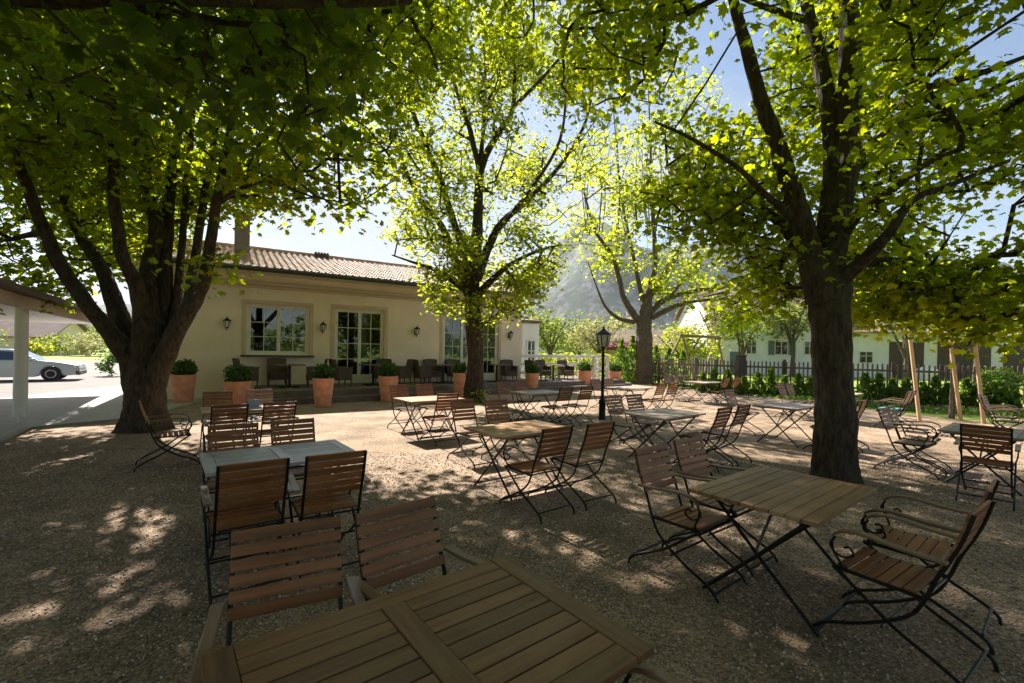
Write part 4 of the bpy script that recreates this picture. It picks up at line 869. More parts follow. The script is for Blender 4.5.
for px, py, ww, hh, k in ((723, 321, .8, 1.2, 'shut'), (754, 318, .8, 1.2, 'shut'), (786, 318, .8, 1.2, 'shut'), (750, 347.5, .9, 1.2, 'win'), (779, 348, 1.15, 1.2, 'shut'), (806, 348, .9, 1.2, 'win')): x, z = hw(px, py); wins.append((x, z, ww, hh, k))
x, z = hw(736, 350); wins.append((x, 1.05, 1.2, 2.1, 'door'))
block('white_house', 'white two-storey house with grey shutters behind the picket fence', (hx0, YH, 0), R(-3), 11.5, 9, 5.9, 2.6, M['house_white'], M['tiles_brown'], wins, .45)
block('small_house', 'small house with pink-red tiled roof rising behind the white house', ((728 - 512) / F * 60, 60, 0), R(-14), 9, 8, 8.2, 3.4, M['house_white'], M['tiles_red'], [(3, 6, 1, 1.3, 'win')], .8)
YB = 40; bx = (850 - 512) / F * YB
block('barn', 'long low farm building with dark panels as shaded openings beyond the lawn at right', (bx, YB, 0), R(-6), 17, 8, 4.3, 2.6, M['house_white'], M['tiles_red'],
      [(1.3, 1.8, 1.1, 1.0, 'win'), (4.6, 1.6, 2.8, 3.2, 'opening'), (9.2, 1.75, 4.2, 3.5, 'opening'), (14.2, 1.6, 3.8, 3.2, 'opening')], .7, cat='farm building')
# white cover over a round wagon in front of the barn
g = at_px(927, 37); m = MB(); m.tube([(-.75 + .0, 0, .0), (-.7, 0, .55), (-.4, 0, .95), (0, 0, 1.1), (.4, 0, .95), (.7, 0, .55), (.75, 0, 0)], .12, 8); m.lathe([(.68, -.1), (.68, .9), (.3, 1.02), (.001, 1.04)], 16)
o = m.build('garden_arch', M['house_white'], smooth=True); o.location = g; tag(o, 'rounded white garden shelter in front of the barn openings', 'shelter')
block('low_house', 'low house with pinkish roof left of the pollarded tree', ((586 - 512) / F * 46, 46, 0), R(-20), 9, 6, 2.5, 1.6, M['house_white'], M['tiles_brown'], [], .6)
aw = MB(); aw.add([(0, 0, 2.35), (4.6, -.6, 2.35), (4.6, 1.2, 2.95), (0, 1.6, 2.95), (0, 0, 2.05), (4.6, -.6, 2.05)], [(0, 1, 2, 3), (4, 5, 1, 0)]); 
for sx_, sy_ in ((.1, .05), (4.5, -.5)): aw.box((sx_, sy_, 1.1), (.06, .06, 2.2))
o = aw.build('awning', M['awning']); o.location = ((606 - 512) / F * 42, 42, 0); o.rotation_euler.z = R(-10); md = o.modifiers.new('thick', 'SOLIDIFY'); md.thickness = .03; tag(o, 'maroon awning in front of the low house behind the street lamp', 'awning')
x_ = (520 - 512) / F * 27
block('annexe', 'narrow white annexe showing just right of the restaurant corner', (.55, 24.6, 0), R(30), 1.1, 4, 3.3, .3, M['house_white'], M['tiles_brown'], [(.55, 1.6, .5, 1.5, 'win')], .1, cat='annexe')
block('garage', 'small gabled garage with grey front beyond the lawn at left', ((8 - 512) / F * 72, 72, 0), R(25), 4.8, 7, 2.9, 1.6, M['chimney'], M['tiles_brown'], [(2.4, 1.2, 1.4, 2.3, 'door')], .4, False, 'garage')
block('low_house', 'low wide roof of a house beyond the road at the left edge', ((-60 - 512) / F * 62, 66, 0), R(10), 9.5, 8, 3.0, 2.6, M['plaster'], M['tiles_brown'], [(6, 1.5, 1.3, 1.3, 'win')], .8)

# ------------------------------------------------------------------ covered walkway on the left
pd = Vector((-.568, .823, 0)); pn = Vector((-.823, -.568, 0)); P0 = Vector((-10.16 + .568 * 8.6, 9.78 - .823 * 8.6, 0)); LN = 17.2
cw = empty('covered_walkway', (P0.x, P0.y, 0), math.atan2(pd.y, pd.x)); tag(cw, 'white-columned covered walkway with a low pitched roof at the left edge', 'walkway')
# local x runs along, local +y points away to the left
m = MB(); m.box((LN / 2, .06, 2.50), (LN, .12, .24)); m.build('fascia', M['plaster_trim'], cw, bevel=.01)
m = MB(); m.box((LN / 2, 2.2, 2.46), (LN, 4.15, .04)); 
m.build('ceiling', M['white'], cw)
m = MB(); m.add([(0, -.25, 2.70), (LN + .3, -.25, 2.70), (LN + .3, 2.6, 3.25), (0, 2.6, 3.25), (0, 5.2, 2.70), (LN + .3, 5.2, 2.70), (0, -.25, 2.63), (LN + .3, -.25, 2.63), (LN + .3, 5.2, 2.63), (0, 5.2, 2.63)], [(0, 1, 2, 3), (3, 2, 5, 4), (6, 7, 1, 0), (7, 8, 5, 2, 1), (9, 6, 0, 3, 4), (6, 9, 8, 7)]); m.build('roof', M['tiles_brown'], cw)
for x in (2.6, 8.6):
    m = MB(); m.lathe([(.115, .14), (.105, 2.44)], 24, (x, .35, 0)); m.lathe([(.04, 0), (.04, .14)], 10, (x, .35, 0)); m.build('column', M['white'], cw, smooth=True)
for x in (2.6, 8.6):
    m = MB(); m.lathe([(.155, .14), (.155, 2.44)], 20, (x, 4.0, 0)); m.build('column', M['white'], cw, smooth=True)

# ------------------------------------------------------------------ car
def build_car():
    root = empty('parked_car', (-22.6, 20.35, 0), R(36)); tag(root, 'silver estate car parked on the asphalt beside the covered walkway', 'car')
    def arch(cx, r, a0, a1, n=9): return [(cx + r * math.cos(a0 + (a1 - a0) * i / n), .33 + r * math.sin(a0 + (a1 - a0) * i / n)) for i in range(n + 1)]
    prof = [(2.28, .28), (2.36, .42), (2.35, .58), (2.25, .72), (1.6, .86), (1.0, .93), (-2.0, .96), (-2.25, .9), (-2.32, .6), (-2.28, .3)] + [(-1.75, .25)] + arch(-1.35, .36, math.pi, 0) + [(-.9, .2), (.9, .2)] + arch(1.4, .36, math.pi, 0) + [(1.85, .24)]
    m = MB(); ys = [(-.86, .96), (-.885, 1), (.885, 1), (.86, .96)]
    n = len(prof); vs = []
    for y, k in [(-.80, .975), (-.88, 1.0), (.88, 1.0), (.80, .975)]: vs += [(x * k, y, .5 + (z - .5) * (1 if abs(y) > .85 else 1.02)) for x, z in prof]
    fs = [tuple(range(n))[::-1], tuple(3 * n + i for i in range(n))]
    for j in range(3): fs += [(j * n + i, j * n + (i + 1) % n, (j + 1) * n + (i + 1) % n, (j + 1) * n + i) for i in range(n)]
    m.add(vs, fs); m.build('body', M['silver'], root, smooth=True, bevel=.02)
    cab = [(1.02, .92), (.35, 1.36), (.05, 1.42), (-1.5, 1.42), (-1.85, 1.36), (-2.2, .94)]
    m = MB(); k = len(cab); vs = [(x, s_ * (.82 - (z - .92) * .42), z) for s_ in (-1, 1) for x, z in cab]
    m.add(vs, [tuple(range(k)), tuple(range(2 * k - 1, k - 1, -1))] + [(i, i + k, (i + 1) % k + k, (i + 1) % k) for i in range(k)]); m.build('cabin', M['silver'], root, bevel=.015)
    for s_ in (-1, 1):
        for q in ([(.86, .96), (.30, 1.31), (-.28, 1.35), (-.28, .96)], [(-.36, .96), (-.36, 1.35), (-1.15, 1.35), (-1.15, .96)], [(-1.22, .96), (-1.22, 1.35), (-1.7, 1.32), (-1.95, .98)]):
            m = MB(); a_ = [(x, s_ * (.82 - (z - .92) * .42 + .006), z) for x, z in q]; b_ = [(x, s_ * (.82 - (z - .92) * .42 - .02), z) for x, z in q]; m.add(a_ + b_, [(0, 1, 2, 3), (7, 6, 5, 4), (0, 4, 5, 1), (1, 5, 6, 2), (2, 6, 7, 3), (3, 7, 4, 0)]); m.build('side_window', M['darkglass'], root)
        m = MB(); m.box((.78, s_ * .93, .98), (.14, .14, .1)); m.build('mirror', M['silver'], root, bevel=.02)
        m = MB(); m.box((2.22, s_ * .66, .66), (.2, .3, .13)); m.build('headlight', M['headlight'], root, bevel=.02)
    m = MB(); m.add([(1.0, -.74, .95), (1.0, .74, .95), (.38, .6, 1.345), (.38, -.6, 1.345), (.97, -.74, .93), (.97, .74, .93), (.35, .6, 1.33), (.35, -.6, 1.33)], [(0, 1, 2, 3), (7, 6, 5, 4), (0, 4, 5, 1), (1, 5, 6, 2), (2, 6, 7, 3), (3, 7, 4, 0)]); m.build('windscreen', M['darkglass'], root)
    m = MB(); m.box((2.3, 0, .36), (.16, 1.7, .2)); m.build('bumper', M['stone_dark'], root, bevel=.03)
    for x in (1.4, -1.35):
        for y in (-.8, .8):
            wr = empty('wheel', (x, y, .325)); wr.parent = root
            m = MB(); m.lathe([(.20, -.1), (.31, -.1), (.325, -.07), (.325, .07), (.31, .1), (.20, .1)], 28); o = m.build('tyre', M['tyre'], wr, smooth=True); o.rotation_euler.x = R(90)
            m = MB(); m.lathe([(.001, -.085), (.185, -.104), (.19, .104), (.001, .085)], 20)
            o = m.build('rim', M['steel'], wr, smooth=True); o.rotation_euler.x = R(90)
build_car()

# ------------------------------------------------------------------ street lamp
g = gp(602, 420); root = empty('street_lamp', tuple(g)); tag(root, 'black old-style street lamp standing among the tables', 'street lamp')
m = MB(); m.lathe([(.10, 0), (.10, .06), (.085, .08), (.085, .42), (.095, .44), (.095, .5), (.06, .54), (.05, .6)], 10); m.build('base', M['lantern_metal'], root, smooth=True)
m = MB(); m.lathe([(.042, .6), (.034, 1.62), (.05, 1.64), (.05, 1.67), (.03, 1.7), (.03, 1.8), (.06, 1.84)], 10); m.build('pole', M['lantern_metal'], root, smooth=True)
m = MB(); m.tube([(-.11, 0, 1.72), (.11, 0, 1.72)], .012, 6); m.build('cross_arm', M['lantern_metal'], root)
lantern_geo(root, .10, .17, .30, 1.88, M['lantern_metal'], M['lampglass'])

# ------------------------------------------------------------------ terracotta planters
def planter(px, py, wpx, hpx, lb, Y=None, ball=.3, lt=False):
    g = gp(px, py) if Y is None else Vector(at_px(px, Y)); r = wpx / 2 / F * g.y; h = hpx / F * g.y
    root = empty('terracotta_planter', tuple(g)); tag(root, lb, 'planter', 'terracotta pots along the terrace')
    m = MB(); m.lathe([(r * .68, 0), (r * .74, .02), (r * .93, h * .75), (r * .98, h * .93), (r * 1.0, h), (r * .86, h), (r * .86, h - .05), (.001, h - .055)], 28); pt_ = m.build('pot', M['terracotta'], root, smooth=True)
    m = MB(); m.lathe([(r * .85, h - .045), (.001, h - .03)], 20); m.build('soil', M['soil'], root)
    n = 900; d = rng.normal(size=(n, 3)); d /= np.linalg.norm(d, axis=1, keepdims=True); rr = rng.uniform(.35, 1, n)[:, None] ** .5
    P = d * rr * np.array([r * .98, r * .98, r * .78]) * (1 + .1 * np.sin(d[:, :1] * 7 + px)) + np.array([0, 0, h + r * .55]); P[:, 2] = np.maximum(P[:, 2], h - .03)
    V, Fq = leaves(P, .085, False, 0, .3); o = bpy.data.objects.new('shrub', np_mesh('shrub', V, Fq, M['box_leaf'])); col.objects.link(o); o.parent = root
    m = MB(); m.tube([(0, 0, h - .06), (0, 0, h + r * .5)], .02, 6); m.build('stem', M['bark'], root)
planter(183, 402, 22, 27.5, 'terracotta pot with round box shrub beside the big left trunk')
planter(237.5, 407, 25, 26, 'wide-rimmed terracotta pot with wild shrub below the window')
planter(323, 406.5, 20.5, 28.5, 'tall smooth terracotta pot with small shrub in front of the terrace below the second lantern')
planter(388, 401.5, 19.5, 25.5, 'terracotta pot with bushy shrub in front of the glazed door')
planter(461, 398, 15, 25, 'terracotta pot just left of the slender tree trunk', Y=16.4)
planter(532.5, 393, 14.5, 19, 'terracotta pot with dark shrub right of the slender tree', Y=19.3)
planter(585, 388.5, 14, 18, 'terracotta pot just left of the street lamp', Y=21.6)
planter(615.5, 384, 13, 15, 'terracotta pot farthest right, beside the thujas behind the street lamp', Y=23.6)

# ------------------------------------------------------------------ wicker furniture on the terrace
def wicker_chair():
    root = empty('wicker_armchair', (0, 0, 0))
    m = MB(); m.box((0, .02, .32), (.50, .50, .20)); m.box((0, .02, .437), (.46, .46, .03)); m.build('seat', M['wicker'], root, bevel=.02)
    m = MB(); vs = []; fs = []; n = 8
    for i in range(n + 1):
        x = -.28 + .56 * i / n; c_ = (abs(x) / .28) ** 2 * .05
        for yy in (0, -.05): 
            for z in (.22, .6, .95): vs.append((x * (1 + (z - .22) * .1), -.24 + c_ + yy - (z - .22) * .17, z + (.0 if z < .9 else -(abs(x) / .28) ** 3 * .03)))
    for i in range(n):
        a_ = i * 6; b_ = a_ + 6
        for z in (0, 1): fs += [(a_ + z, b_ + z, b_ + z + 1, a_ + z + 1), (a_ + 3 + z, a_ + 4 + z, b_ + 4 + z, b_ + 3 + z)]
        fs += [(a_ + 2, b_ + 2, b_ + 5, a_ + 5), (a_, a_ + 3, b_ + 3, b_)]
    fs += [(0, 1, 4, 3), (1, 2, 5, 4), (n * 6, n * 6 + 3, n * 6 + 4, n * 6 + 1), (n * 6 + 1, n * 6 + 4, n * 6 + 5, n * 6 + 2)]
    m.add(vs, fs); m.build('backrest', M['wicker'], root, smooth=True)
    for s_ in (-1, 1):
        m = MB(); m.box((s_ * .285, .0, .44), (.055, .50, .40)); m.box((s_ * .285, .0, .655), (.085, .54, .035)); m.build('armrest', M['wicker'], root, bevel=.015)
        for y in (-.2, .22): m = MB(); m.lathe([(.02, 0), (.026, .235)], 8, (s_ * .27, y, 0)); m.build('leg', M['wicker'], root)
    return root
def terrace_table():
    root = empty('terrace_table', (0, 0, 0))
    m = MB(); m.box((0, 0, .74), (.9, .8, .035)); m.build('tabletop', M['deck'], root, bevel=.008)
    m = MB(); m.lathe([(.045, .04), (.04, .72)], 10); m.build('pedestal', M['metal'], root)
    m = MB(); m.bar((-.3, -.3, .02), (.3, .3, .02), .06, .035); m.bar((-.3, .3, .02), (.3, -.3, .02), .06, .03); m.build('foot', M['metal'], root)
    return root
wc0 = wicker_chair(); tt0 = terrace_table()
# (facade x, distance in front, facing angle relative to the facade, label); 0 faces into the building
wl_ = [(2.15, .95, -75, 'dark wicker armchair left of the first terrace table, facing right'), (3.05, .55, 180, 'wicker armchair with its back to the wall under the window'), (4.15, 1.15, 80, 'wicker armchair right of the first terrace table facing left'),
       (5.0, 1.35, -80, 'wicker armchair left of the table before the glazed door'), (6.6, .6, 150, 'wicker armchair behind the table at the glazed door'), (7.35, .8, 95, 'wicker armchair right of the table at the glazed door'),
       (8.1, .95, -85, 'wicker armchair in side view between the glazed doors'), (8.75, .45, 180, 'wicker armchair with its back to the wall between the glazed doors'), (9.75, .5, 175, 'wicker armchair in front of the pale blue curtain'),
       (12.4, .5, 170, 'wicker armchair just right of the slender tree trunk'), (13.5, .9, -80, 'wicker armchair at the right corner of the building, side on'), (14.4, .35, 175, 'wicker armchair in front of the white railing'), (15.6, .6, 180, 'wicker armchair behind the white railing panel at the terrace end')]
for i, (x, dy, an, lb) in enumerate(wl_):
    c_ = wc0 if i == 0 else copy_tree(wc0); c_.location = bw(x, -dy, .40); c_.rotation_euler = (0, 0, AZ + R(an)); tag(c_, lb, 'armchair', 'wicker armchairs on the terrace')
for i, (x, dy, lb) in enumerate([(3.35, 1.35, 'brown table on the terrace under the window'), (6.1, 1.3, 'brown table on the terrace in front of the glazed door'), (8.9, 1.15, 'small dark table between the two glazed doors'), (11.4, 1.1, 'terrace table behind the slender tree trunk'), (14.4, 1.15, 'terrace table beside the white railing')]):
    c_ = tt0 if i == 0 else copy_tree(tt0); c_.location = bw(x, -dy, .40); c_.rotation_euler = (0, 0, AZ); tag(c_, lb, 'table', 'tables on the terrace')
# white railing at the right end of the terrace
ra = Vector(bw(13.5, .6, .4)); rb = Vector(bw(18.6, .3, .4)); d = rb - ra; root = empty('white_railing', ra, math.atan2(d.y, d.x)); tag(root, 'white painted wooden railing along the right end of the terrace', 'railing')
for z in (1.12, .72, .3): m = MB(); m.box((d.length / 2, 0, z), (d.length, .05, .14)); m.build('rail', M['white'], root, bevel=.005)
for k in range(5): m = MB(); m.box((d.length * k / 4, .085, .6), (.11, .11, 1.2)); m.build('post', M['white'], root, bevel=.006)
pa = tf + du * 14.2 + dn * .25
root = empty('white_railing', (pa.x, pa.y, .4), math.atan2(.6, .8)); tag(root, 'short white railing panel with open rails just left of the last two pots', 'railing')
for z in (1.15, .55): m = MB(); m.box((.5, 0, z), (1.0, .06, .15)); m.build('rail', M['white'], root, bevel=.005)
for x in (0, 1.0): m = MB(); m.box((x, .0, .6), (.11, .12, 1.2)); m.build('post', M['white'], root, bevel=.006)

# ------------------------------------------------------------------ garden tables
TH = R(38); U = Vector((math.cos(TH), math.sin(TH), 0)); Vv = Vector((-math.sin(TH), math.cos(TH), 0))
def garden_table(framed, wm):
    root = empty('garden_table', (0, 0, 0)); Lx, Ly, zt, th = 1.17, .81, .74, .026
    m = MB()
    if framed:
        fw = .085
        for y in (-1, 1): m.box((0, y * (Ly / 2 - fw / 2), zt - th / 2), (Lx - 2 * fw - .004, fw, th))
        g0 = fw; inner = Ly - 2 * fw; n = 8; pw = inner / n
        for half in (-1, 1):
            x0, x1 = (.045, Lx / 2 - fw - .002)
            for i in range(n): m.box((half * (x0 + x1) / 2, -inner / 2 + pw * (i + .5), zt - th / 2 - .001), (x1 - x0, pw - .007, th))
        me_ = MB(); 
        for x in (-1, 1): me_.box((x * (Lx / 2 - fw / 2), 0, zt - th / 2 + .001), (fw, Ly, th + .002))
        me_.box((0, 0, zt - th / 2 + .002), (.085, Ly - 2 * fw - .004, th + .003))
        m.build('tabletop', wm, root, bevel=.003)
        o = me_.build('cross_boards', wm_cross[wm.name], root, bevel=.003)
    else:
        n = 9; pw = Ly / n
        for i in range(n): m.box((0, -Ly / 2 + pw * (i + .5), zt - th / 2), (Lx, pw - .006, th))
        m.build('tabletop', wm, root, bevel=.003)
        m = MB()
        for x in (-.42, .42): m.box((x, 0, zt - th - .017), (.05, Ly - .1, .03))
        m.build('cross_boards', wm, root)
    for s_ in (-1, 1):
        x = s_ * .43
        m = MB(); m.tube([(x, -.30, zt - th - .034), (x, .0, .36), (x, .36, 0)], .0125, 6); m.build('leg', M['metal'], root)
        m = MB(); m.tube([(x - s_ * .03, .30, zt - th - .034), (x - s_ * .03, 0, .36), (x - s_ * .03, -.36, 0)], .0125, 6); m.build('leg', M['metal'], root)
        m = MB(); m.tube([(x, .0, .36), (x - s_ * .03, .0, .36)], .012, 6); m.bar((x - s_ * .015, .02, .35), (x * .2, .0, zt - .05), .018, .006); m.build('brace', M['steel'], root)
    for y, z in ((.345, .03), (-.345, .03), (-.27, zt - .07), (.27, zt - .07)): m = MB(); m.tube([(-.43, y, z), (.43, y, z)], .010, 6); m.build('stretcher', M['metal'], root)
    return root
wm_cross = {'table_dark': wood('table_dark_cross', (.105, .045, .017), (.31, .147, .057), 1, 0.55, (.23, .14, .07)), 'table_sky_sheen': None}
M['table_sky_sheen'] = wood('table_sky_sheen', (.24, .22, .21), (.46, .42, .40), 0, 0.28, (.5, .5, .52))  # bluish sky reflection put into the worn-patch colour of the grey wood
wm_cross['table_sky_sheen'] = wood('table_sky_sheen_cross', (.30, .28, .28), (.52, .49, .48), 1, 0.28, (.55, .55, .58))
tb_dark = garden_table(True, M['table_dark']); tb_brown = garden_table(False, M['table_brown']); tb_grey = garden_table(False, M['table_grey']); tb_sheen = garden_table(True, M['table_sky_sheen'])
used = set()
def place(proto, loc, rz, lb, cat, grp):
    o = proto if proto.name not in used else copy_tree(proto); used.add(proto.name)
    o.location = loc; o.rotation_euler = (0, 0, rz); tag(o, lb, cat, grp); return o

# ------------------------------------------------------------------ folding chairs; local +y is the way the chair faces
def folding_chair(arms, wm):
    root = empty('folding_armchair' if arms else 'folding_chair', (0, 0, 0))
    bp = lambda t: Vector((0, -.215 - .165 * t - .02 * math.sin(t * 3.1), .50 + .43 * t))      # line of the backrest
    m = MB()
    n = 6
    for i in range(n):
        y = -.175 + .37 * (i + .5) / n; z = .452 - .018 * math.sin(math.pi * (i + .5) / n) + .012 * (i / n); m.box((0, y, z), (.425, .37 / n - .009, .017))
    m.build('seat', wm, root, bevel=.003)
    m = MB(); nb = 6 if arms else 6
    for i in range(nb):
        t = .24 + .76 * (i + .5) / nb; p = bp(t); q = bp(t + .02); a_ = math.atan2(q.y - p.y, q.z - p.z)
        m.box(p + Vector((0, .012, 0)), (.425, .016, .345 / nb - .011), Matrix.Rotation(-a_, 3, 'X'))
    m.build('backrest', wm, root, bevel=.003)
    for s_ in (-1, 1):
        x = s_ * .205
        # back post curving down under the seat and forward to the front foot
        pts = spline([(x, bp(1.0).y, bp(1.0).z - .005), (x, bp(.6).y, bp(.6).z), (x, bp(.2).y, bp(.2).z), (x, -.205, .43), (x, -.13, .30), (x, .06, .17), (x, .26, .075), (x, .33, 0)], 4)
        m = MB(); m.tube(pts, .0105, 6); m.build('leg', M['metal'], root)
        pts = spline([(x * 1.13, .21, .448), (x * 1.13, .10, .37), (x * 1.13, -.08, .23), (x * 1.13, -.27, .13), (x * 1.13, -.38, .06), (x * 1.13, -.40, 0)], 4)
        m = MB(); m.tube(pts, .0105, 6); m.build('leg', M['metal'], root)
        m = MB(); m.bar((s_ * .215, -.20, .434), (s_ * .215, .20, .44), .008, .02)
        m.build('seat_rail', M['metal'], root)
        if arms:
            ax = s_ * .25; pts = spline([(ax, -.30, .665), (ax, -.12, .672), (ax, .05, .69), (ax, .15, .675), (ax, .20, .64)], 4)
            m = MB(); N_ = len(pts); vs = []
            for p in pts: vs += [p + Vector((-.023, 0, -.009)), p + Vector((.023, 0, -.009)), p + Vector((.023, 0, .009)), p + Vector((-.023, 0, .009))]
            fs = [(0, 1, 2, 3), tuple((N_ - 1) * 4 + k for k in (3, 2, 1, 0))]
            for i in range(N_ - 1): fs += [(i * 4 + k, i * 4 + 4 + k, i * 4 + 4 + (k + 1) % 4, i * 4 + (k + 1) % 4) for k in range(4)]
            m.add(vs, fs); m.build('armrest', M['arm_wood'], root, bevel=.005)
            m = MB(); m.tube(spline([(ax, .19, .632), (ax, .215, .57), (ax, .16, .525), (ax, .10, .55), (ax, .115, .59), (ax, .145, .58)], 4), .007, 5)
            m.build('scroll', M['metal'], root)
            m = MB(); m.tube(spline([(ax, .205, .60), (ax, .20, .55), (ax * .96, .17, .49), (ax * .9, .16, .44)], 3), .008, 5); m.build('armrest_support', M['metal'], root)
    for y, z in ((.30, .045), (-.36, .09), (-.03, .20), (-.20, .43), (.20, .43)): m = MB(); m.tube([(-.225, y, z), (.225, y, z)], .0085, 5); m.build('stretcher', M['metal'], root)
    return root
P_arm = folding_chair(True, M['chair_wood']); P_sd = folding_chair(False, M['chair_wood']); P_armp = folding_chair(True, M['chair_wood_pale']); P_sdp = folding_chair(False, M['chair_wood_pale'])
G = 'folding wooden chairs around the garden tables'
BT = .36      # from seat centre to the top of the backrest
def chairs(tc, lst):
    "lst: (side, offset along the table, distance of backrest top from table centre line, proto, extra turn, label)"
    tc = Vector((tc[0], tc[1], 0)); k = []
    for side, u, dist, proto, turn, lb in lst:
        if side == 'far': p = tc + U * u + Vv * (dist - BT); rz = TH + math.pi
        elif side == 'near': p = tc + U * u - Vv * (dist - BT); rz = TH
        elif side == 'left': p = tc - U * (dist - BT) + Vv * u; rz = TH - math.pi / 2
        else: p = tc + U * (dist - BT) + Vv * u; rz = TH + math.pi / 2
        k.append(place(proto, (p.x, p.y, .012), rz + R(turn + random.uniform(-3, 3)), lb, 'chair', G))
    return k
def gtable(proto, x, y, lb, turn=0): place(proto, (x, y, .012), TH + R(turn), lb, 'table', 'wooden garden tables on the gravel')

gtable(tb_dark, -.23, 1.42, 'dark framed slatted table cut by the bottom edge, nearest the camera')
chairs((-.23, 1.42), [('far', -.31, .87, P_arm, -9, 'reddish slatted chair nearest the camera, left of the two at the front table'), ('far', .27, .82, P_arm, 3, 'reddish slatted chair nearest the camera, right of the two at the front table'),
    ('near', .30, .90, P_arm, 0, 'chair at the near side of the front table, only an armrest showing')])
gtable(tb_brown, 1.98, 3.25, 'warm brown slatted table in front of the big right trunk')
chairs((1.98, 3.25), [('far', -.33, .88, P_arm, 0, 'armchair nearer the camera, left of the warm brown table'), ('far', .26, .90, P_arm, 0, 'armchair farther from the camera, left of the warm brown table'),
    ('near', -.16, 1.0, P_arm, -4, 'armchair nearer the camera, right of the warm brown table'), ('near', .46, .98, P_arm, 3, 'armchair farther from the camera, right of the warm brown table')])
gtable(tb_sheen, -2.05, 4.03, 'grey framed table, blue-grey sky sheen in its colour, pale crossboard, left foreground', 0)
chairs((-2.05, 4.03), [('near', -.36, 1.02, P_arm, 2, 'chair with light between its slats, back to the camera left of the blue-grey table front'), ('near', .19, 1.06, P_arm, -4, 'chair with its back to the camera, right one in front of the blue-grey table'),
    ('far', -.30, .74, P_arm, 0, 'chair facing the camera behind the blue-grey table, left one'), ('far', .26, .78, P_arm, 0, 'chair facing the camera behind the blue-grey table, right one')])
gtable(tb_dark2 := tb_brown, .12, 5.65, 'brown slatted table in the middle of the picture, left of the street lamp')
chairs((.12, 5.65), [('near', -.36, 1.04, P_arm, 0, 'armchair back to the camera at the middle table, left one'), ('near', .30, 1.06, P_sd, 0, 'armless chair back to the camera at the middle table, right one'),
    ('far', .22, 1.72, P_sd, 0, 'chair facing the camera beyond the middle table, left one in front of the slender trunk'), ('far', .64, 1.42, P_sd, 0, 'chair facing the camera beyond the middle table, right one')])
gtable(tb_grey, 2.5, 7.35, 'grey weathered table just right of the street lamp base')
chairs((2.5, 7.35), [('near', .09, .95, P_sd, 0, 'chair nearer the camera at the right of the grey table by the lamp'), ('near', .68, .95, P_sd, 0, 'chair farther from the camera at the right of the grey table by the lamp'),
    ('far', .02, 1.05, P_sdp, 0, 'pale chair beside the lamp pole, left one behind the grey table'), ('far', .60, 1.05, P_sdp, 0, 'pale chair behind the grey table by the lamp, right one')])
gtable(tb_grey, 5.45, 8.9, 'grey table with crossed iron legs left of the big right trunk')
chairs((5.45, 8.9), [('far', .42, 1.35, P_sdp, 0, 'pale chair alone beyond the grey table left of the big trunk'), ('near', -.28, 1.15, P_sd, 0, 'chair close behind the big right trunk, left one'), ('near', .34, 1.15, P_sd, 0, 'chair close behind the big right trunk, right one, mostly hidden')])
gtable(tb_grey, 6.5, 6.15, 'grey table at the right edge behind the dark-backed chair')
chairs((6.5, 6.15), [('far', -.05, 1.1, P_armp, 0, 'pale armchair in side view left of the right-edge table, nearer one'), ('far', .52, 1.12, P_armp, 0, 'pale armchair in side view left of the right-edge table, farther one'),
    ('left', -.10, 1.30, P_arm, 0, 'dark slatted chair with its back to the camera at the right-edge table')])
gtable(tb_brown, -4.15, 7.05, 'brown table behind the blue-grey table near the left trunk')
chairs((-4.15, 7.05), [('near', -.34, 1.12, P_arm, 0, 'chair back to the camera at the table by the left trunk, left one'), ('near', .26, 1.10, P_arm, 0, 'chair back to the camera at the table by the left trunk, right one'),
    ('far', -.30, 1.0, P_sd, 0, 'chair facing the camera in front of the wide-rimmed pot, left one'), ('far', .38, 1.15, P_sdp, 0, 'chair facing the camera in front of the wide-rimmed pot, right one'),
    ('left', -.12, 1.28, P_arm, 0, 'dark armchair in side view in front of the big left trunk')])
gtable(tb_brown, -1.62, 8.95, 'table standing at the sunny gravel patch left of the slender trunk')
chairs((-1.62, 8.95), [('far', -.1, 1.2, P_sd, 0, 'chair facing the camera at the sunny patch, left one'), ('far', .5, 1.2, P_sd, 0, 'chair facing the camera at the sunny patch, right one'),
    ('near', -.15, 1.0, P_sd, 0, 'chair with its back to the camera at the sunny patch table')])
gtable(tb_grey, .68, 10.9, 'pale table in front of the terrace between the slender tree and the lamp')
chairs((.68, 10.9), [('near', -.1, 1.0, P_sd, 0, 'chair left of the lamp at the pale table, left one'), ('near', .55, 1.02, P_sd, 0, 'chair left of the lamp at the pale table, right one'),
    ('far', -.28, 1.1, P_sd, 0, 'chair facing the camera against the terrace step, left one'), ('far', .3, 1.1, P_sd, 0, 'chair facing the camera against the terrace step, right one')])
gtable(tb_grey, 3.35, 12.8, 'far grey table right of the lamp in front of the pollarded tree')
chairs((3.35, 12.8), [('near', 0, 1.05, P_sd, 0, 'orange-lit chair right of the far grey table, left one'), ('near', .5, 1.1, P_sd, 0, 'orange-lit chair right of the far grey table, right one'),
    ('far', -.28, 1.0, P_sdp, 0, 'pale chair behind the far grey table, left one by the lamp'), ('far', .3, 1.0, P_sdp, 0, 'pale chair behind the far grey table, right one')])
gtable(tb_grey, 6.9, 16.2, 'farthest table, in front of the swing frame')
chairs((6.9, 16.2), [('near', -.3, 1.0, P_sd, 0, 'chair right of the farthest table, left one'), ('near', .45, 1.0, P_sd, 0, 'chair right of the farthest table, right one'),
    ('far', -.3, 1.3, P_sdp, 0, 'greyish chair behind the farthest table, left one'), ('far', .3, 1.3, P_sdp, 0, 'greyish chair behind the farthest table, right one')])
gtable(tb_grey, 8.8, 12.1, 'far table half hidden behind the big right trunk')
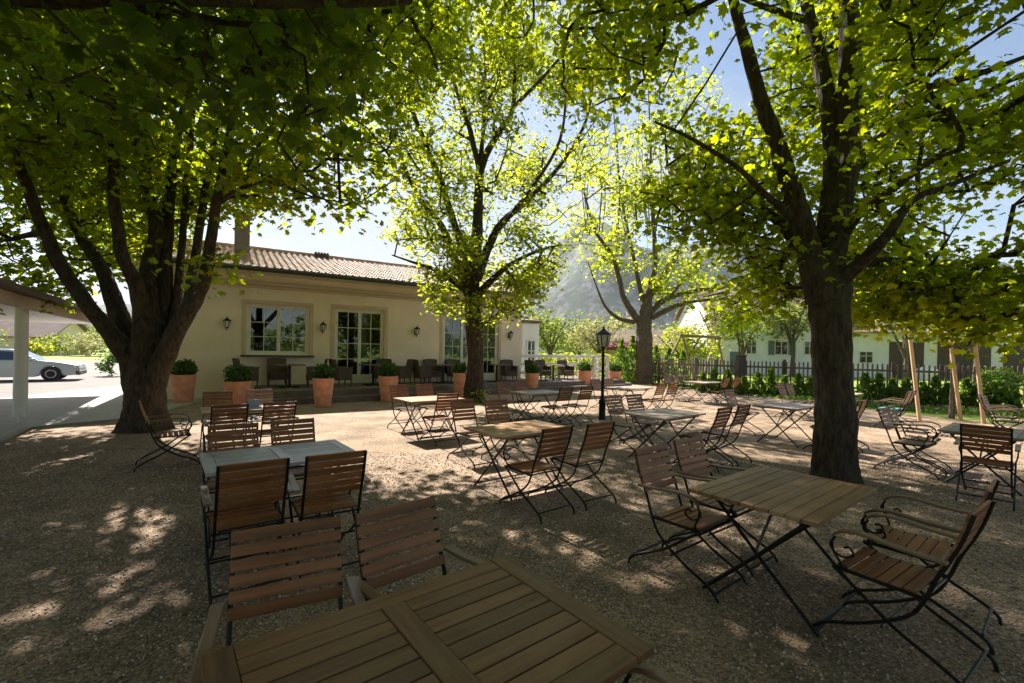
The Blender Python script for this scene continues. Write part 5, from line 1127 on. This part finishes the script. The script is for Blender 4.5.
ks = chairs((8.8, 12.1), [('far', -.62, 1.2, P_sdp, 0, 'pale chair seen just left of the big right trunk, left one'), ('far', -.05, 1.2, P_sdp, 0, 'pale chair seen just left of the big right trunk, right one'),
    ('near', -.55, 1.55, P_armp, 0, 'chair with a teal cushion just right of the big right trunk'), ('near', .1, 1.5, P_armp, 0, 'pale chair behind the one with the teal cushion')])
m = MB(); m.box((0, .0, .487), (.40, .36, .045)); o = m.build('seat_cushion', M['cushion'], bevel=.018); o.location = ks[2].location; o.rotation_euler = ks[2].rotation_euler; tag(o, 'flat teal cushion lying on a chair right of the big trunk', 'cushion')
gtable(tb_grey, 11.0, 9.05, 'table mostly outside the right edge')
chairs((11.0, 9.05), [('far', -.35, 1.0, P_armp, 0, 'pale armchair in side view in front of the rightmost stake'), ('far', .5, 1.15, P_armp, 0, 'pale chair at the far right edge, only its backrest showing')])
m = MB(); m.box((0, 0, .012), (.2, .14, .022)); m.box((0, .02, .075), (.15, .012, .12)); o = m.build('menu_holder', M['paper'], bevel=.003); o.location = (-4.0, 7.0, .752); o.rotation_euler.z = TH; tag(o, 'small grey card holder standing on the table by the left trunk', 'card holder')

# fallen leaves and blossom litter scattered over the gravel
n = 2600; P = np.stack([rng.uniform(-7, 12, n), rng.uniform(1.2, 16, n) ** 1.0, np.full(n, .016)], 1)
V, Fq = leaves(P, .028, False, droop=0, upb=2.5); V[:, 2] = np.maximum(V[:, 2], .0135)
o = bpy.data.objects.new('leaf_litter', np_mesh('leaf_litter', V, Fq, simple('dry_litter', (.13, .10, .05), .9))); col.objects.link(o); tag(o, 'small dry leaf litter scattered over the gravel', 'leaf litter', kind='stuff')

# loose pebbles on the gravel close to the camera
n = 30000; r_ = rng.uniform(0, 1, n) ** .7; yy = .9 + 6.5 * r_; xx = rng.uniform(-1.15, 1.2, n) * yy; s = rng.uniform(.003, .0075, n) * (1 + .25 * (yy > 3))
cube = np.array([[x, y, z] for x in (-1, 1) for y in (-1, 1) for z in (-1, 1)], float) * np.array([1, .8, .55])
th = rng.uniform(0, 6.28, n); c_, s_ = np.cos(th), np.sin(th); V = cube[None] * s[:, None, None] * rng.uniform(.65, 1.2, (n, 8, 1))
V = np.stack([V[..., 0] * c_[:, None] - V[..., 1] * s_[:, None], V[..., 0] * s_[:, None] + V[..., 1] * c_[:, None], V[..., 2]], -1) + np.stack([xx, yy, .013 + s * .4], 1)[:, None]
fq = np.array([(0, 1, 3, 2), (4, 6, 7, 5), (0, 4, 5, 1), (2, 3, 7, 6), (0, 2, 6, 4), (1, 5, 7, 3)])
def pebble_mat():
    m, t, b, l = mat('pebbles'); g = t.nodes.new('ShaderNodeNewGeometry'); r = t.nodes.new('ShaderNodeValToRGB')
    r.color_ramp.elements[0].color = (.16, .12, .09, 1); r.color_ramp.elements[1].color = (.60, .50, .41, 1); l(g.outputs['Random Per Island'], r.inputs[0]); l(r.outputs[0], b.inputs['Base Color']); b.inputs['Roughness'].default_value = .85; return m
o = bpy.data.objects.new('pebbles', np_mesh('pebbles', V.reshape(-1, 3), (np.arange(n)[:, None, None] * 8 + fq[None]).reshape(-1, 4), pebble_mat(), True)); col.objects.link(o); tag(o, 'loose pebbles lying on the gravel', 'pebbles', kind='stuff')
# the air between here and the mountain
m = bpy.data.materials.new('haze'); m.use_nodes = True; t = m.node_tree; t.nodes.clear(); ov_ = t.nodes.new('ShaderNodeOutputMaterial'); pv = t.nodes.new('ShaderNodeVolumePrincipled')
pv.inputs['Color'].default_value = (.80, .89, 1.0, 1); pv.inputs['Density'].default_value = 0.00007; pv.inputs['Anisotropy'].default_value = 0.2; t.links.new(pv.outputs[0], ov_.inputs['Volume'])
mb = MB(); mb.box((0, 2300, 388), (9400, 5600, 792)); o = mb.build('haze', m); tag(o, kind='stuff'); o['label'] = 'pale blue air haze in front of the mountain'; o['category'] = 'haze'
